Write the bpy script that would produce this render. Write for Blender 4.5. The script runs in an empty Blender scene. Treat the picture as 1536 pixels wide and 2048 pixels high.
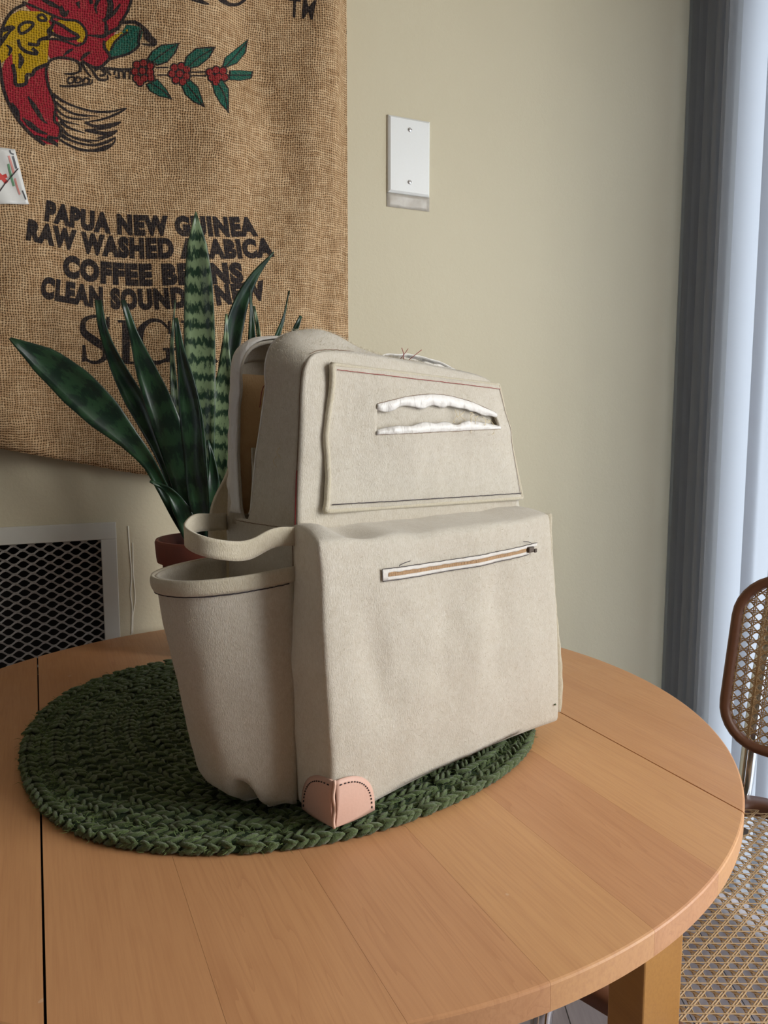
import bpy, bmesh, math, random
import numpy as np
from mathutils import Vector, Matrix, noise
from mathutils.bvhtree import BVHTree
random.seed(7); np.random.seed(7)
PI = math.pi
SC = bpy.context.scene
COL = SC.collection

# ---------------------------------------------------------------- camera
FPX = 1540.0; TILT = math.atan(174 / FPX); CAMZ = 1.067
cam = bpy.data.cameras.new('camera'); cam.sensor_fit = 'VERTICAL'; cam.sensor_height = 36.0
cam.lens = 36.0 * FPX / 2048; cam.clip_start = 0.02
camo = bpy.data.objects.new('camera', cam); COL.objects.link(camo)
camo.location = (0, 0, CAMZ); camo.rotation_euler = (PI / 2 - TILT, 0, 0)
SC.camera = camo

# ---------------------------------------------------------------- colour management, world, daylight
SC.view_settings.view_transform = 'Standard'; SC.view_settings.look = 'None'
SC.view_settings.exposure = -0.08; SC.view_settings.gamma = 1.0
SC.view_settings.use_curve_mapping = False
TH = math.radians(24.4)                       # the room is turned against the camera
RX = Vector((math.cos(TH), math.sin(TH), 0)); NY = Vector((-math.sin(TH), math.cos(TH), 0))
def W(r, n, z=0.0): return RX * r + NY * n + Vector((0, 0, z))

world = bpy.data.worlds.new('world'); SC.world = world; world.use_nodes = True
bgn = world.node_tree.nodes['Background']
bgn.inputs['Color'].default_value = (0.80, 0.90, 1.0, 1); bgn.inputs['Strength'].default_value = 3.4

def area_light(name, loc, direction, sx, sy, watts, col):
    l = bpy.data.lights.new(name, 'AREA'); l.shape = 'RECTANGLE'; l.size = sx; l.size_y = sy
    l.energy = watts; l.color = col
    o = bpy.data.objects.new(name, l); COL.objects.link(o); o.location = loc
    o.rotation_euler = Vector(direction).to_track_quat('-Z', 'Y').to_euler()
    return o
area_light('window_daylight', W(1.50, -0.38, 1.46), -RX + Vector((0, 0, -0.25)), 1.0, 1.3, 40, (1.0, 0.97, 0.92))

# ---------------------------------------------------------------- node helpers
class NT:
    def __init__(s, name):
        s.m = bpy.data.materials.new(name); s.m.use_nodes = True
        s.t = s.m.node_tree; s.t.nodes.clear()
        s.out = s.t.nodes.new('ShaderNodeOutputMaterial')
    def new(s, typ, **kw):
        n = s.t.nodes.new(typ)
        for k, v in kw.items(): setattr(n, k, v)
        return n
    def put(s, sock, v):
        if v is None: return
        if isinstance(v, bpy.types.NodeSocket): s.t.links.new(v, sock)
        else:
            if hasattr(sock, 'default_value'):
                try: sock.default_value = v
                except Exception: sock.default_value = (v, v, v)
    def math(s, op, a, b=None, c=None, clamp=False):
        n = s.new('ShaderNodeMath', operation=op); n.use_clamp = clamp
        s.put(n.inputs[0], a); s.put(n.inputs[1], b); s.put(n.inputs[2], c); return n.outputs[0]
    def vmath(s, op, a, b=None):
        n = s.new('ShaderNodeVectorMath', operation=op); s.put(n.inputs[0], a); s.put(n.inputs[1], b); return n.outputs[0]
    def obj(s): return s.new('ShaderNodeTexCoord').outputs['Object']
    def uv(s): return s.new('ShaderNodeTexCoord').outputs['UV']
    def rnd(s): return s.new('ShaderNodeObjectInfo').outputs['Random']
    def scale(s, v, xyz): return s.vmath('MULTIPLY', v, xyz)
    def noise(s, v, sc, det=3, rough=0.55, dist=0.0):
        n = s.new('ShaderNodeTexNoise'); s.put(n.inputs['Vector'], v); n.inputs['Scale'].default_value = sc
        n.inputs['Detail'].default_value = det; n.inputs['Roughness'].default_value = rough
        n.inputs['Distortion'].default_value = dist; return n.outputs['Fac']
    def sep(s, v):
        n = s.new('ShaderNodeSeparateXYZ'); s.put(n.inputs[0], v); return n.outputs
    def comb(s, x, y, z):
        n = s.new('ShaderNodeCombineXYZ'); s.put(n.inputs[0], x); s.put(n.inputs[1], y); s.put(n.inputs[2], z); return n.outputs[0]
    def ramp(s, f, stops):
        n = s.new('ShaderNodeValToRGB'); e = n.color_ramp.elements
        while len(e) < len(stops): e.new(0.5)
        for el, (p, c) in zip(e, stops): el.position = p; el.color = (*c, 1) if len(c) == 3 else c
        s.put(n.inputs[0], f); return n.outputs[0]
    def mix(s, f, a, b, blend='MIX'):
        n = s.new('ShaderNodeMix', data_type='RGBA', blend_type=blend)
        s.put(n.inputs[0], f)
        for sk, v in ((n.inputs[6], a), (n.inputs[7], b)):
            if isinstance(v, tuple) and len(v) == 3: v = (*v, 1)
            s.put(sk, v)
        return n.outputs[2]
    def bump(s, h, strength=0.3, dist=0.001):
        n = s.new('ShaderNodeBump'); n.inputs['Strength'].default_value = strength; n.inputs['Distance'].default_value = dist
        s.put(n.inputs['Height'], h); return n.outputs[0]
    def princ(s, col, rough=0.6, metal=0.0, normal=None, **kw):
        n = s.new('ShaderNodeBsdfPrincipled')
        if isinstance(col, tuple) and len(col) == 3: col = (*col, 1)
        s.put(n.inputs['Base Color'], col); s.put(n.inputs['Roughness'], rough); n.inputs['Metallic'].default_value = metal
        if normal is not None: s.put(n.inputs['Normal'], normal)
        for k, v in kw.items(): s.put(n.inputs[k.replace('_', ' ')], v)
        return n.outputs[0]
    def done(s, sh): s.t.links.new(sh, s.out.inputs['Surface']); return s.m

def srgb(r, g, b):
    f = lambda c: c / 12.92 if c <= 0.04045 else ((c + 0.055) / 1.055) ** 2.4
    return (f(r / 255), f(g / 255), f(b / 255))

M = {}
def plain(key, col, rough=0.6, metal=0.0, nscale=300, nstr=0.1, var=0.08, **kw):
    n = NT(key); v = n.obj(); f = n.noise(v, nscale, 3)
    c = n.mix(f, tuple(x * (1 - var) for x in col), tuple(min(1, x * (1 + var)) for x in col))
    M[key] = n.done(n.princ(c, rough, metal, n.bump(f, nstr, 0.0006), **kw)); return M[key]

def felt(key, col, dark):
    n = NT(key); v = n.obj()
    fine = n.noise(n.scale(v, (1, 1, 0.35)), 1100, 4, 0.7, 0.5); mid = n.noise(v, 190, 4, 0.65); big = n.noise(v, 9, 2)
    f = n.math('ADD', n.math('MULTIPLY', fine, 0.55), n.math('ADD', n.math('MULTIPLY', mid, 0.3), n.math('MULTIPLY', big, 0.15)))
    c = n.ramp(f, [(0.3, dark), (0.62, col)])
    h = n.math('ADD', fine, n.math('MULTIPLY', mid, 0.45))
    bs = n.princ(c, 0.95, 0, n.bump(h, 0.7, 0.0014), Sheen_Weight=0.55, Sheen_Roughness=0.5, Specular_IOR_Level=0.15)
    tl = n.new('ShaderNodeBsdfTranslucent'); n.put(tl.inputs[0], c); mx = n.new('ShaderNodeMixShader'); mx.inputs[0].default_value = 0.20
    n.t.links.new(bs, mx.inputs[1]); n.t.links.new(tl.outputs[0], mx.inputs[2]); M[key] = n.done(mx.outputs[0])
felt('felt', srgb(234, 226, 211), srgb(208, 196, 174))
felt('felt_band', srgb(232, 222, 200), srgb(208, 195, 164))
n = NT('satin'); v = n.obj(); f = n.noise(n.scale(v, (1.0, 1.0, 0.35)), 170, 3, 0.6, 0.6)
M['satin'] = n.done(n.princ(n.mix(f, srgb(208, 202, 194), srgb(226, 223, 218)), 0.4, 0, n.bump(f, 0.6, 0.0018), Sheen_Weight=0.15))
felt('lining', srgb(252, 214, 160), srgb(244, 200, 144))
plain('leather', srgb(208, 168, 150), 0.55, nscale=350, nstr=0.15, var=0.06)
plain('leather_edge', srgb(226, 190, 170), 0.7)
plain('thread_dark', srgb(58, 50, 54), 0.8)
plain('thread_seam', srgb(128, 104, 84), 0.8)
plain('thread_red', srgb(150, 62, 58), 0.8)
plain('thread_cream', srgb(230, 212, 170), 0.8)
plain('zip_brown', srgb(176, 140, 98), 0.6, nscale=900, nstr=0.6, var=0.25)
plain('zip_cloth', srgb(206, 200, 192), 0.7, nscale=500, nstr=0.5, var=0.12)
plain('metal_dark', srgb(84, 72, 62), 0.4, 0.7)
plain('chrome', (0.75, 0.75, 0.76), 0.12, 1.0, nstr=0.0, var=0.01)
plain('plate', srgb(226, 226, 222), 0.35, nstr=0.05, var=0.02)
plain('screw', (0.7, 0.7, 0.69), 0.3, 0.6)
plain('grille', srgb(176, 172, 164), 0.55, nscale=60, nstr=0.15, var=0.06)
plain('grille_frame', srgb(205, 202, 190), 0.5, nscale=40, nstr=0.2, var=0.04)
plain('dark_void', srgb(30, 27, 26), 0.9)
plain('terracotta', srgb(120, 58, 42), 0.6, nscale=80, nstr=0.3, var=0.15)
plain('soil', srgb(48, 38, 30), 0.95, nscale=150, nstr=1.0, var=0.4)
plain('chair_wood', srgb(112, 72, 50), 0.4, nscale=50, nstr=0.05, var=0.15)
plain('cane', srgb(178, 146, 104), 0.5, nscale=300, nstr=0.3, var=0.22)
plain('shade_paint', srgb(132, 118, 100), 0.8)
plain('ceiling_paint', srgb(168, 160, 148), 0.8)
plain('door_metal', srgb(150, 152, 155), 0.4, 0.5)
plain('paint_drop', srgb(228, 222, 205), 0.3)
plain('sachet', srgb(224, 222, 216), 0.3, nscale=90, nstr=0.5, var=0.05)
plain('print_red', srgb(200, 60, 52), 0.5); plain('print_green', srgb(110, 160, 120), 0.5); plain('print_grey', srgb(90, 92, 96), 0.5)
plain('print_pink', srgb(222, 150, 140), 0.5)

n = NT('wall_paint'); v = n.obj(); f = n.noise(v, 170, 4, 0.6); g = n.noise(v, 26, 2)
c = n.mix(n.noise(v, 3, 2), srgb(200, 189, 160), srgb(207, 196, 168))
M['wall'] = n.done(n.princ(c, 0.55, 0, n.bump(n.math('ADD', f, g), 0.22, 0.0018), Specular_IOR_Level=0.35))

n = NT('floor_wood'); v = n.obj(); sx, sy, sz = n.sep(v)
pl = n.math('FLOOR', n.math('MULTIPLY', sx, 9)); gr = n.noise(n.comb(n.math('ADD', n.math('MULTIPLY', sx, 40), pl), n.math('MULTIPLY', sy, 3), pl), 1.0, 4)
gap = n.math('LESS_THAN', n.math('FRACT', n.math('MULTIPLY', sx, 9)), 0.02)
c = n.mix(gap, n.ramp(gr, [(0.3, srgb(140, 128, 130)), (0.7, srgb(172, 160, 160))]), (0.02, 0.012, 0.01))
M['floor'] = n.done(n.princ(c, 0.35))

def wood(key, tone_a, tone_b, dark):
    n = NT(key); v = n.obj(); rd = n.rnd(); sx, sy, sz = n.sep(v)
    off = n.math('MULTIPLY', rd, 37.0)
    q = n.comb(n.math('ADD', n.math('MULTIPLY', sx, 26), off), n.math('ADD', n.math('MULTIPLY', sy, 2.0), off), n.math('MULTIPLY', sz, 20))
    wide = n.noise(q, 1.0, 3, 0.5, 0.8)
    q2 = n.comb(n.math('ADD', n.math('MULTIPLY', sx, 420), off), n.math('MULTIPLY', sy, 14), n.math('MULTIPLY', sz, 300))
    pores = n.noise(q2, 1.0, 3, 0.6)
    rings = n.math('FRACT', n.math('MULTIPLY', wide, 9.0))
    ringm = n.math('MULTIPLY', n.math('POWER', rings, 7.0), n.math('GREATER_THAN', rd, 0.62))
    base = n.mix(rd, tone_a, tone_b)
    base = n.mix(n.math('MULTIPLY', wide, 0.55), base, dark)
    base = n.mix(n.math('MULTIPLY', ringm, 0.35), base, dark)
    base = n.mix(n.ramp(pores, [(0.42, (0, 0, 0)), (0.7, (0.28, 0.28, 0.28))]), base, dark)
    blotch = n.noise(v, 7, 3)
    base = n.mix(n.math('MULTIPLY', blotch, 0.25), base, tone_b)
    spots = n.math('GREATER_THAN', n.noise(v, 55, 2, 0.4), 0.79)
    base = n.mix(n.math('MULTIPLY', spots, 0.25), base, (0.75, 0.62, 0.5))
    rg = n.math('ADD', 0.34, n.math('MULTIPLY', n.noise(v, 30, 3), 0.16))
    M[key] = n.done(n.princ(base, rg, 0, n.bump(pores, 0.06, 0.0005)))
wood('table_wood', srgb(216, 166, 112), srgb(204, 150, 106), srgb(160, 104, 66))
wood('leg_wood', srgb(196, 142, 74), srgb(196, 142, 74), srgb(150, 98, 48))

def burlap(key, kind):
    """woven jute; for inks the weave shows through the colour"""
    n = NT(key); v = n.obj(); sx, sy, sz = n.sep(v)
    wob = n.noise(v, 30, 3); wob2 = n.noise(n.vmath('ADD', v, (3.1, 1.7, 0.4)), 30, 3)
    K = 285.0
    ax = n.math('ADD', n.math('MULTIPLY', sx, K), n.math('MULTIPLY', wob, 3.0))
    az = n.math('ADD', n.math('MULTIPLY', sz, K), n.math('MULTIPLY', wob2, 3.0))
    tx = n.math('SINE', n.math('MULTIPLY', n.math('FRACT', ax), PI)); tz = n.math('SINE', n.math('MULTIPLY', n.math('FRACT', az), PI))
    thx = n.noise(n.comb(n.math('FLOOR', ax), n.math('MULTIPLY', sz, 35), 0.0), 1.3, 2)
    thz = n.noise(n.comb(n.math('MULTIPLY', sx, 35), n.math('FLOOR', az), 5.0), 1.3, 2)
    hole = n.math('MULTIPLY', n.math('SUBTRACT', 1.0, tx), n.math('SUBTRACT', 1.0, tz))
    hole = n.math('POWER', hole, 0.8)
    par = n.math('MODULO', n.math('ADD', n.math('FLOOR', ax), n.math('FLOOR', az)), 2.0)
    over = n.math('ADD', n.math('MULTIPLY', tx, par), n.math('MULTIPLY', tz, n.math('SUBTRACT', 1.0, par)))
    h = n.math('SUBTRACT', n.math('MULTIPLY', over, 0.6), n.math('MULTIPLY', hole, 1.3))
    shade = n.math('ADD', n.math('MULTIPLY', n.math('ADD', thx, thz), 0.5), n.math('MULTIPLY', over, 0.15))
    jute = n.ramp(shade, [(0.32, srgb(142, 108, 74)), (0.55, srgb(190, 154, 114)), (0.75, srgb(216, 184, 144))])
    jute = n.mix(n.math('MULTIPLY', hole, 1.25, clamp=True), jute, srgb(64, 42, 22))
    if kind is not None:
        bare = n.ramp(n.math('ADD', n.math('MULTIPLY', hole, 0.5), n.noise(v, 260, 2)), [(0.45, (0.1, 0.1, 0.1)), (0.95, (0.75, 0.75, 0.75))])
        jute = n.mix(bare, kind, n.mix(0.72, jute, kind))
        jute = n.mix(n.math('MULTIPLY', hole, 0.8, clamp=True), jute, tuple(k * 0.35 for k in kind))
    M[key] = n.done(n.princ(jute, 0.9, 0, n.bump(h, 0.7, 0.0012), Specular_IOR_Level=0.1))
burlap('burlap', None)
burlap('ink_black', srgb(36, 36, 42)); burlap('ink_red', srgb(156, 30, 50)); burlap('ink_yellow', srgb(184, 146, 18)); burlap('ink_green', srgb(12, 90, 76)); burlap('ink_berry', srgb(140, 38, 44))

def leafmat(key, light, dark, bandf):
    n = NT(key); uv = n.uv(); ux, uy, uz = n.sep(uv); o = n.obj()
    wig = n.noise(n.comb(n.math('MULTIPLY', ux, 7), n.math('MULTIPLY', uy, 60), n.rnd()), 1.0, 3, 0.7)
    b = n.math('ADD', n.math('MULTIPLY', uy, bandf), n.math('MULTIPLY', wig, 1.5))
    w1 = n.math('MULTIPLY', n.math('ADD', n.math('SINE', n.math('MULTIPLY', b, 2 * PI)), 1.0), 0.5)
    w1 = n.math('ADD', n.math('MULTIPLY', w1, 0.6), n.math('MULTIPLY', n.noise(n.comb(n.math('MULTIPLY', ux, 22), n.math('MULTIPLY', uy, 260), 0.0), 1.0, 3), 0.45))
    col = n.ramp(w1, [(0.38, light), (0.72, dark)])
    edge = n.math('GREATER_THAN', n.math('ABSOLUTE', n.math('SUBTRACT', ux, 0.5)), 0.47)
    col = n.mix(n.math('MULTIPLY', edge, 0.6), col, dark)
    M[key] = n.done(n.princ(col, 0.33, 0, n.bump(w1, 0.06, 0.001), Specular_IOR_Level=0.5))
leafmat('leaf_striped', srgb(120, 138, 102), srgb(34, 56, 40), 42)
leafmat('leaf_dark', srgb(40, 68, 44), srgb(20, 42, 30), 24)

n = NT('yarn'); v = n.obj(); f = n.noise(v, 60, 3); g = n.noise(v, 700, 3, 0.7)
c = n.mix(g, n.ramp(f, [(0.3, srgb(36, 50, 26)), (0.7, srgb(70, 88, 46))]), srgb(94, 110, 62))
M['yarn'] = n.done(n.princ(c, 0.85, 0, n.bump(g, 0.7, 0.0015), Sheen_Weight=0.25))
plain('yarn_dark', srgb(36, 54, 30), 0.9, nscale=200, nstr=0.8, var=0.3)
plain('yarn_fibre', srgb(104, 124, 70), 0.8)

n = NT('vane'); v = n.obj()
dif = n.new('ShaderNodeBsdfDiffuse'); dif.inputs[0].default_value = (*srgb(168, 167, 166), 1)
tr = n.new('ShaderNodeBsdfTranslucent'); tr.inputs[0].default_value = (*srgb(222, 224, 230), 1)
mx = n.new('ShaderNodeMixShader'); mx.inputs[0].default_value = 0.45
n.t.links.new(dif.outputs[0], mx.inputs[1]); n.t.links.new(tr.outputs[0], mx.inputs[2])
M['vane'] = n.done(mx.outputs[0])
n = NT('pane_glass')
ta = n.new('ShaderNodeBsdfTransparent'); gl = n.new('ShaderNodeBsdfGlossy'); gl.inputs['Roughness'].default_value = 0.02
mx = n.new('ShaderNodeMixShader'); mx.inputs[0].default_value = 0.05
n.t.links.new(ta.outputs[0], mx.inputs[1]); n.t.links.new(gl.outputs[0], mx.inputs[2]); M['pane'] = n.done(mx.outputs[0])
n = NT('clear_tape')
ta = n.new('ShaderNodeBsdfTransparent'); sh = n.princ(srgb(206, 198, 186), 0.25)
mx = n.new('ShaderNodeMixShader'); n.put(mx.inputs[0], n.math('ADD', 0.35, n.math('MULTIPLY', n.noise(n.obj(), 60, 2), 0.4)))
n.t.links.new(ta.outputs[0], mx.inputs[1]); n.t.links.new(sh, mx.inputs[2]); M['tape'] = n.done(mx.outputs[0])

# ---------------------------------------------------------------- object helpers
def tag(o, label, cat, group=None):
    o['label'] = label; o['category'] = cat
    if group: o['group'] = group
    return o
def empty(name, loc, rz=0.0, label=None, cat=None):
    o = bpy.data.objects.new(name, None); COL.objects.link(o); o.empty_display_size = 0.05
    o.location = loc; o.rotation_euler = (0, 0, rz)
    if label: tag(o, label, cat)
    return o
def mesh(name, V, F, mat, parent=None, smooth=True, loc=None, rz=None, kind=None, label=None, solid=None, uvs=None, offset=0.0):
    me = bpy.data.meshes.new(name); me.from_pydata([tuple(v) for v in V], [], [tuple(f) for f in F]); me.update()
    if mat: me.materials.append(M[mat])
    if smooth: me.polygons.foreach_set('use_smooth', [True] * len(me.polygons))
    if uvs is not None:
        l = me.uv_layers.new(name='UVMap')
        for lp in me.loops: l.data[lp.index].uv = uvs[lp.vertex_index]
    o = bpy.data.objects.new(name, me); COL.objects.link(o)
    if parent: o.parent = parent
    if loc is not None: o.location = loc
    if rz is not None: o.rotation_euler = (0, 0, rz)
    if kind: o['kind'] = kind
    if label: o['label'] = label
    if solid:
        md = o.modifiers.new('thickness', 'SOLIDIFY'); md.thickness = solid; md.offset = offset
    return o
class MB:
    """collects vertices and faces of one mesh"""
    def __init__(s): s.V = []; s.F = []
    def add(s, V, F):
        b = len(s.V); s.V += [tuple(v) for v in V]; s.F += [tuple(i + b for i in f) for f in F]; return s
    def box(s, lo, hi):
        (a, b, c), (d, e, f) = lo, hi
        V = [(a, b, c), (d, b, c), (d, e, c), (a, e, c), (a, b, f), (d, b, f), (d, e, f), (a, e, f)]
        return s.add(V, [(3, 2, 1, 0), (4, 5, 6, 7), (0, 1, 5, 4), (1, 2, 6, 5), (2, 3, 7, 6), (3, 0, 4, 7)])
    def grid(s, fn, nu, nv, keep=None):
        V = [fn(i / nu, j / nv) for j in range(nv + 1) for i in range(nu + 1)]
        F = [(j * (nu + 1) + i, j * (nu + 1) + i + 1, (j + 1) * (nu + 1) + i + 1, (j + 1) * (nu + 1) + i)
             for j in range(nv) for i in range(nu) if keep is None or keep((i + .5) / nu, (j + .5) / nv)]
        return s.add(V, F)
    def tube(s, P, r, sides=6, closed=False, cap=True):
        P = [Vector(p) for p in P]; n = len(P)
        rr = r if isinstance(r, (list, tuple)) else [r] * n
        V = []; up = Vector((0.13, 0.21, 0.97))
        for i in range(n):
            a = P[i - 1] if i or closed else P[i]; b = P[(i + 1) % n] if i < n - 1 or closed else P[i]
            t = (b - a).normalized()
            x = t.cross(up); x = x.normalized() if x.length > 1e-4 else t.cross(Vector((1, 0, 0))).normalized()
            y = x.cross(t); up = y
            for k in range(sides):
                an = 2 * PI * k / sides; V.append(P[i] + (x * math.cos(an) + y * math.sin(an)) * rr[i])
        m = n if closed else n - 1; F = []
        for i in range(m):
            for k in range(sides):
                a = i * sides + k; b = i * sides + (k + 1) % sides; j = ((i + 1) % n) * sides
                F.append((a, b, j + (k + 1) % sides, j + k))
        if cap and not closed: F += [tuple(range(sides))[::-1], tuple((n - 1) * sides + k for k in range(sides))]
        return s.add(V, F)
    def build(s, name, mat, parent=None, **kw): return mesh(name, s.V, s.F, mat, parent, **kw)

def spline(P, n):
    """Catmull-Rom through P, n+1 samples, about even in length"""
    P = [Vector(p) for p in P]; Q = [P[0] * 2 - P[1]] + P + [P[-1] * 2 - P[-2]]
    out = []
    for i in range(1, len(Q) - 2):
        for k in range(12):
            t = k / 12; a, b, c, d = Q[i - 1], Q[i], Q[i + 1], Q[i + 2]
            out.append(0.5 * ((2 * b) + (c - a) * t + (2 * a - 5 * b + 4 * c - d) * t * t + (3 * b - a - 3 * c + d) * t ** 3))
    out.append(P[-1])
    L = [0]
    for a, b in zip(out, out[1:]): L.append(L[-1] + (b - a).length)
    L = np.array(L); A = np.array([tuple(p) for p in out]); x = np.linspace(0, L[-1], n + 1)
    return [Vector([float(np.interp(q, L, A[:, k])) for k in range(A.shape[1])]) for q in x]
def fbm(p, sc, o=0.0): return noise.noise(Vector(p) * sc + Vector((o, o * 1.7, o * 0.3)))
def ss(a, b, x):
    t = min(1, max(0, (x - a) / (b - a))); return t * t * (3 - 2 * t)

# measuring tools: a sight line of the photograph met with a real plane of the room
def sight(u, v):
    a = (u - 768) / FPX; b = (1024 - v) / FPX
    return Vector((a, math.cos(TILT) + b * math.sin(TILT), -math.sin(TILT) + b * math.cos(TILT)))
CAMP = Vector((0, 0, CAMZ))
def meet(u, v, p, nn):
    d = sight(u, v); return CAMP + d * ((p - CAMP).dot(nn) / d.dot(nn))
WALL_N = 1.286
def on_wall(u, v, gap=0.0):                   # (r, z) on the back wall
    p = meet(u, v, NY * (WALL_N - gap), NY); return p.dot(RX), p.z
def at_depth(u, v, y):
    d = sight(u, v); return CAMP + d * (y / d.y)

# ================================================================= THE ROOM
ZT = 0.74                                    # table top
GR = (-0.62, 0.090, 0.10, 0.887)              # grille opening r0, r1, z0, z1
def struct(o): o['kind'] = 'structure'; return o
RC, RB = 1.232, 0.11                          # start and radius of the rounded wall end
b = MB()
rs = [-4.0, GR[0], GR[1], 0.6, RC]; zs = [0, GR[2], GR[3], 2.5]
for i in range(len(rs) - 1):
    for j in range(3):
        if i == 1 and j == 1: continue
        b.add([(rs[i], WALL_N, zs[j]), (rs[i + 1], WALL_N, zs[j]), (rs[i + 1], WALL_N, zs[j + 1]), (rs[i], WALL_N, zs[j + 1])], [(0, 1, 2, 3)])
prof = [(RC + RB * math.sin(a), WALL_N + RB * (1 - math.cos(a))) for a in np.linspace(0, PI / 2, 13)] + [(RC + RB, 1.75)]
for (r0, n0), (r1, n1) in zip(prof, prof[1:]):
    b.add([(r0, n0, 0), (r1, n1, 0), (r1, n1, 2.5), (r0, n0, 2.5)], [(0, 1, 2, 3)])
r0, r1, z0, z1 = GR; d1 = WALL_N + 0.09
me_wall = b.build('wall_back', 'wall', rz=TH); struct(me_wall)
bm = bmesh.new(); bm.from_mesh(me_wall.data); bmesh.ops.remove_doubles(bm, verts=bm.verts, dist=1e-5); bm.to_mesh(me_wall.data); bm.free()
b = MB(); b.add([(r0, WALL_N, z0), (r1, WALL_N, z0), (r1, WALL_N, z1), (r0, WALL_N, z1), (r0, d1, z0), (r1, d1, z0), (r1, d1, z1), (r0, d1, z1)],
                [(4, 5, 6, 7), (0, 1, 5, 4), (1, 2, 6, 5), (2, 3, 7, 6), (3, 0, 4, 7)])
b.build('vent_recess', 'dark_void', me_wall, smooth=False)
for k, (us, vs, rad) in enumerate([((256, 259, 263, 261, 264, 263), (1052, 1100, 1150, 1185, 1215, 1268), 0.0012), ((265, 266, 270, 266, 265), (1085, 1140, 1195, 1230, 1266), 0.001)]):
    P = [Vector((*((lambda q: (q[0], WALL_N - 0.0004, q[1]))(on_wall(u, v))),)) for u, v in zip(us, vs)]
    MB().tube(spline(P, 30), rad, 6).build('paint_drip', 'paint_drop', me_wall)
struct(mesh('floor', [W(-4.0, 1.75), W(1.62, 1.75), W(1.62, -4.5), W(-4.0, -4.5)], [(3, 2, 1, 0)], 'floor', smooth=False))
struct(mesh('ceiling', [W(-4.0, 1.75, 2.5), W(1.62, 1.75, 2.5), W(1.62, -4.5, 2.5), W(-4.0, -4.5, 2.5)], [(0, 1, 2, 3)], 'ceiling_paint', smooth=False))
struct(MB().box((-4.08, -4.5, 0), (-4.0, -1.2, 2.5)).box((-4.08, -0.75, 0), (-4.0, 1.286, 2.5)).box((-4.08, -1.2, 2.05), (-4.0, -0.75, 2.5)).build('wall_left', 'shade_paint', rz=TH, smooth=False))  # unseen doorway gap, added so sky light fills the bag's left side
struct(MB().box((-4.08, -4.58, 0), (1.62, -4.5, 2.5)).build('wall_front', 'shade_paint', rz=TH, smooth=False))
b = MB(); b.box((1.52, -4.5, 0), (1.62, -1.3, 2.5)); b.box((1.52, -1.3, 2.1), (1.62, 1.75, 2.5)); b.box((1.342, 1.41, 0), (1.62, 1.75, 2.1))
struct(b.build('wall_right', 'wall', rz=TH, smooth=False))
w1 = struct(MB().box((1.53, -1.3, 0.0), (1.58, 1.41, 0.05)).box((1.53, -1.3, 2.05), (1.58, 1.41, 2.1)).box((1.53, -1.3, 0.05), (1.58, -1.25, 2.05)).box((1.53, 0.16, 0.05), (1.58, 0.22, 2.05)).box((1.53, 1.36, 0.05), (1.58, 1.41, 2.05)).build('window_1', 'door_metal', rz=TH, smooth=False))
for a, c in ((-1.25, 0.16), (0.22, 1.36)):
    MB().box((1.553, a, 0.05), (1.557, c, 2.05)).build('pane', 'pane', w1, smooth=False)

# vertical blind: a stack of turned vanes at the wall end, closed vanes beyond
bl = empty('vertical_blind', W(1.37, 1.20, 0.0), TH, 'white vertical blind with vanes stacked dark beside the cream wall end', 'blind')
def vane_mesh():
    b = MB(); w = 0.0445
    b.grid(lambda u, v: ((u - .5) * 2 * w, 0.006 * (1 - (2 * u - 1) ** 2), 0.03 + v * 2.03), 8, 1)
    me = bpy.data.meshes.new('vane'); me.from_pydata(b.V, [], b.F); me.materials.append(M['vane'])
    me.polygons.foreach_set('use_smooth', [True] * len(me.polygons)); return me
vm = vane_mesh()
def vane(n, ang, r=0.0):
    o = bpy.data.objects.new('vane', vm); COL.objects.link(o); o.parent = bl; o.location = (r, n, 0); o.rotation_euler = (0, 0, ang)
for k in range(12): vane(0.027 + 0.0114 * k, math.radians((-6, -2, -9, -4)[k % 4]), 0.006 - 0.002 * (k % 3))
for k in range(17): vane(-0.018 - 0.066 * k, math.radians(-80 if k < 3 else -57))
MB().box((-0.03, -1.15, 2.065), (0.03, 0.40, 2.10)).build('head_rail', 'plate', bl, smooth=False)

# ================================================================= WALL THINGS
# vent grille with expanded metal
gr = empty('vent_grille', W(-0.26, WALL_N, 0.10), TH, 'grey painted metal grille with diamond mesh low on the wall', 'grille')
L0 = lambda r, n, z: (r + 0.26, n - WALL_N, z - 0.10)
b = MB(); fo = 0.006; fw = 0.0235
for lo, hi in [((GR[0] - fw, z1), (GR[1] + fw, z1 + 0.027)), ((GR[0] - fw, z0 - 0.027), (GR[1] + fw, z0)), ((GR[1], z0), (GR[1] + fw, z1)), ((GR[0] - fw, z0), (GR[0], z1))]:
    b.box(L0(lo[0], WALL_N - fo, lo[1]), L0(hi[0], WALL_N + 0.0, hi[1]))
fr = b.build('frame', 'grille_frame', gr, smooth=False); md = fr.modifiers.new('bevel', 'BEVEL'); md.width = 0.0012; md.segments = 2
b = MB(); H = 0.0147; Wc = 0.0252; k = 0
z = 0.30
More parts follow.
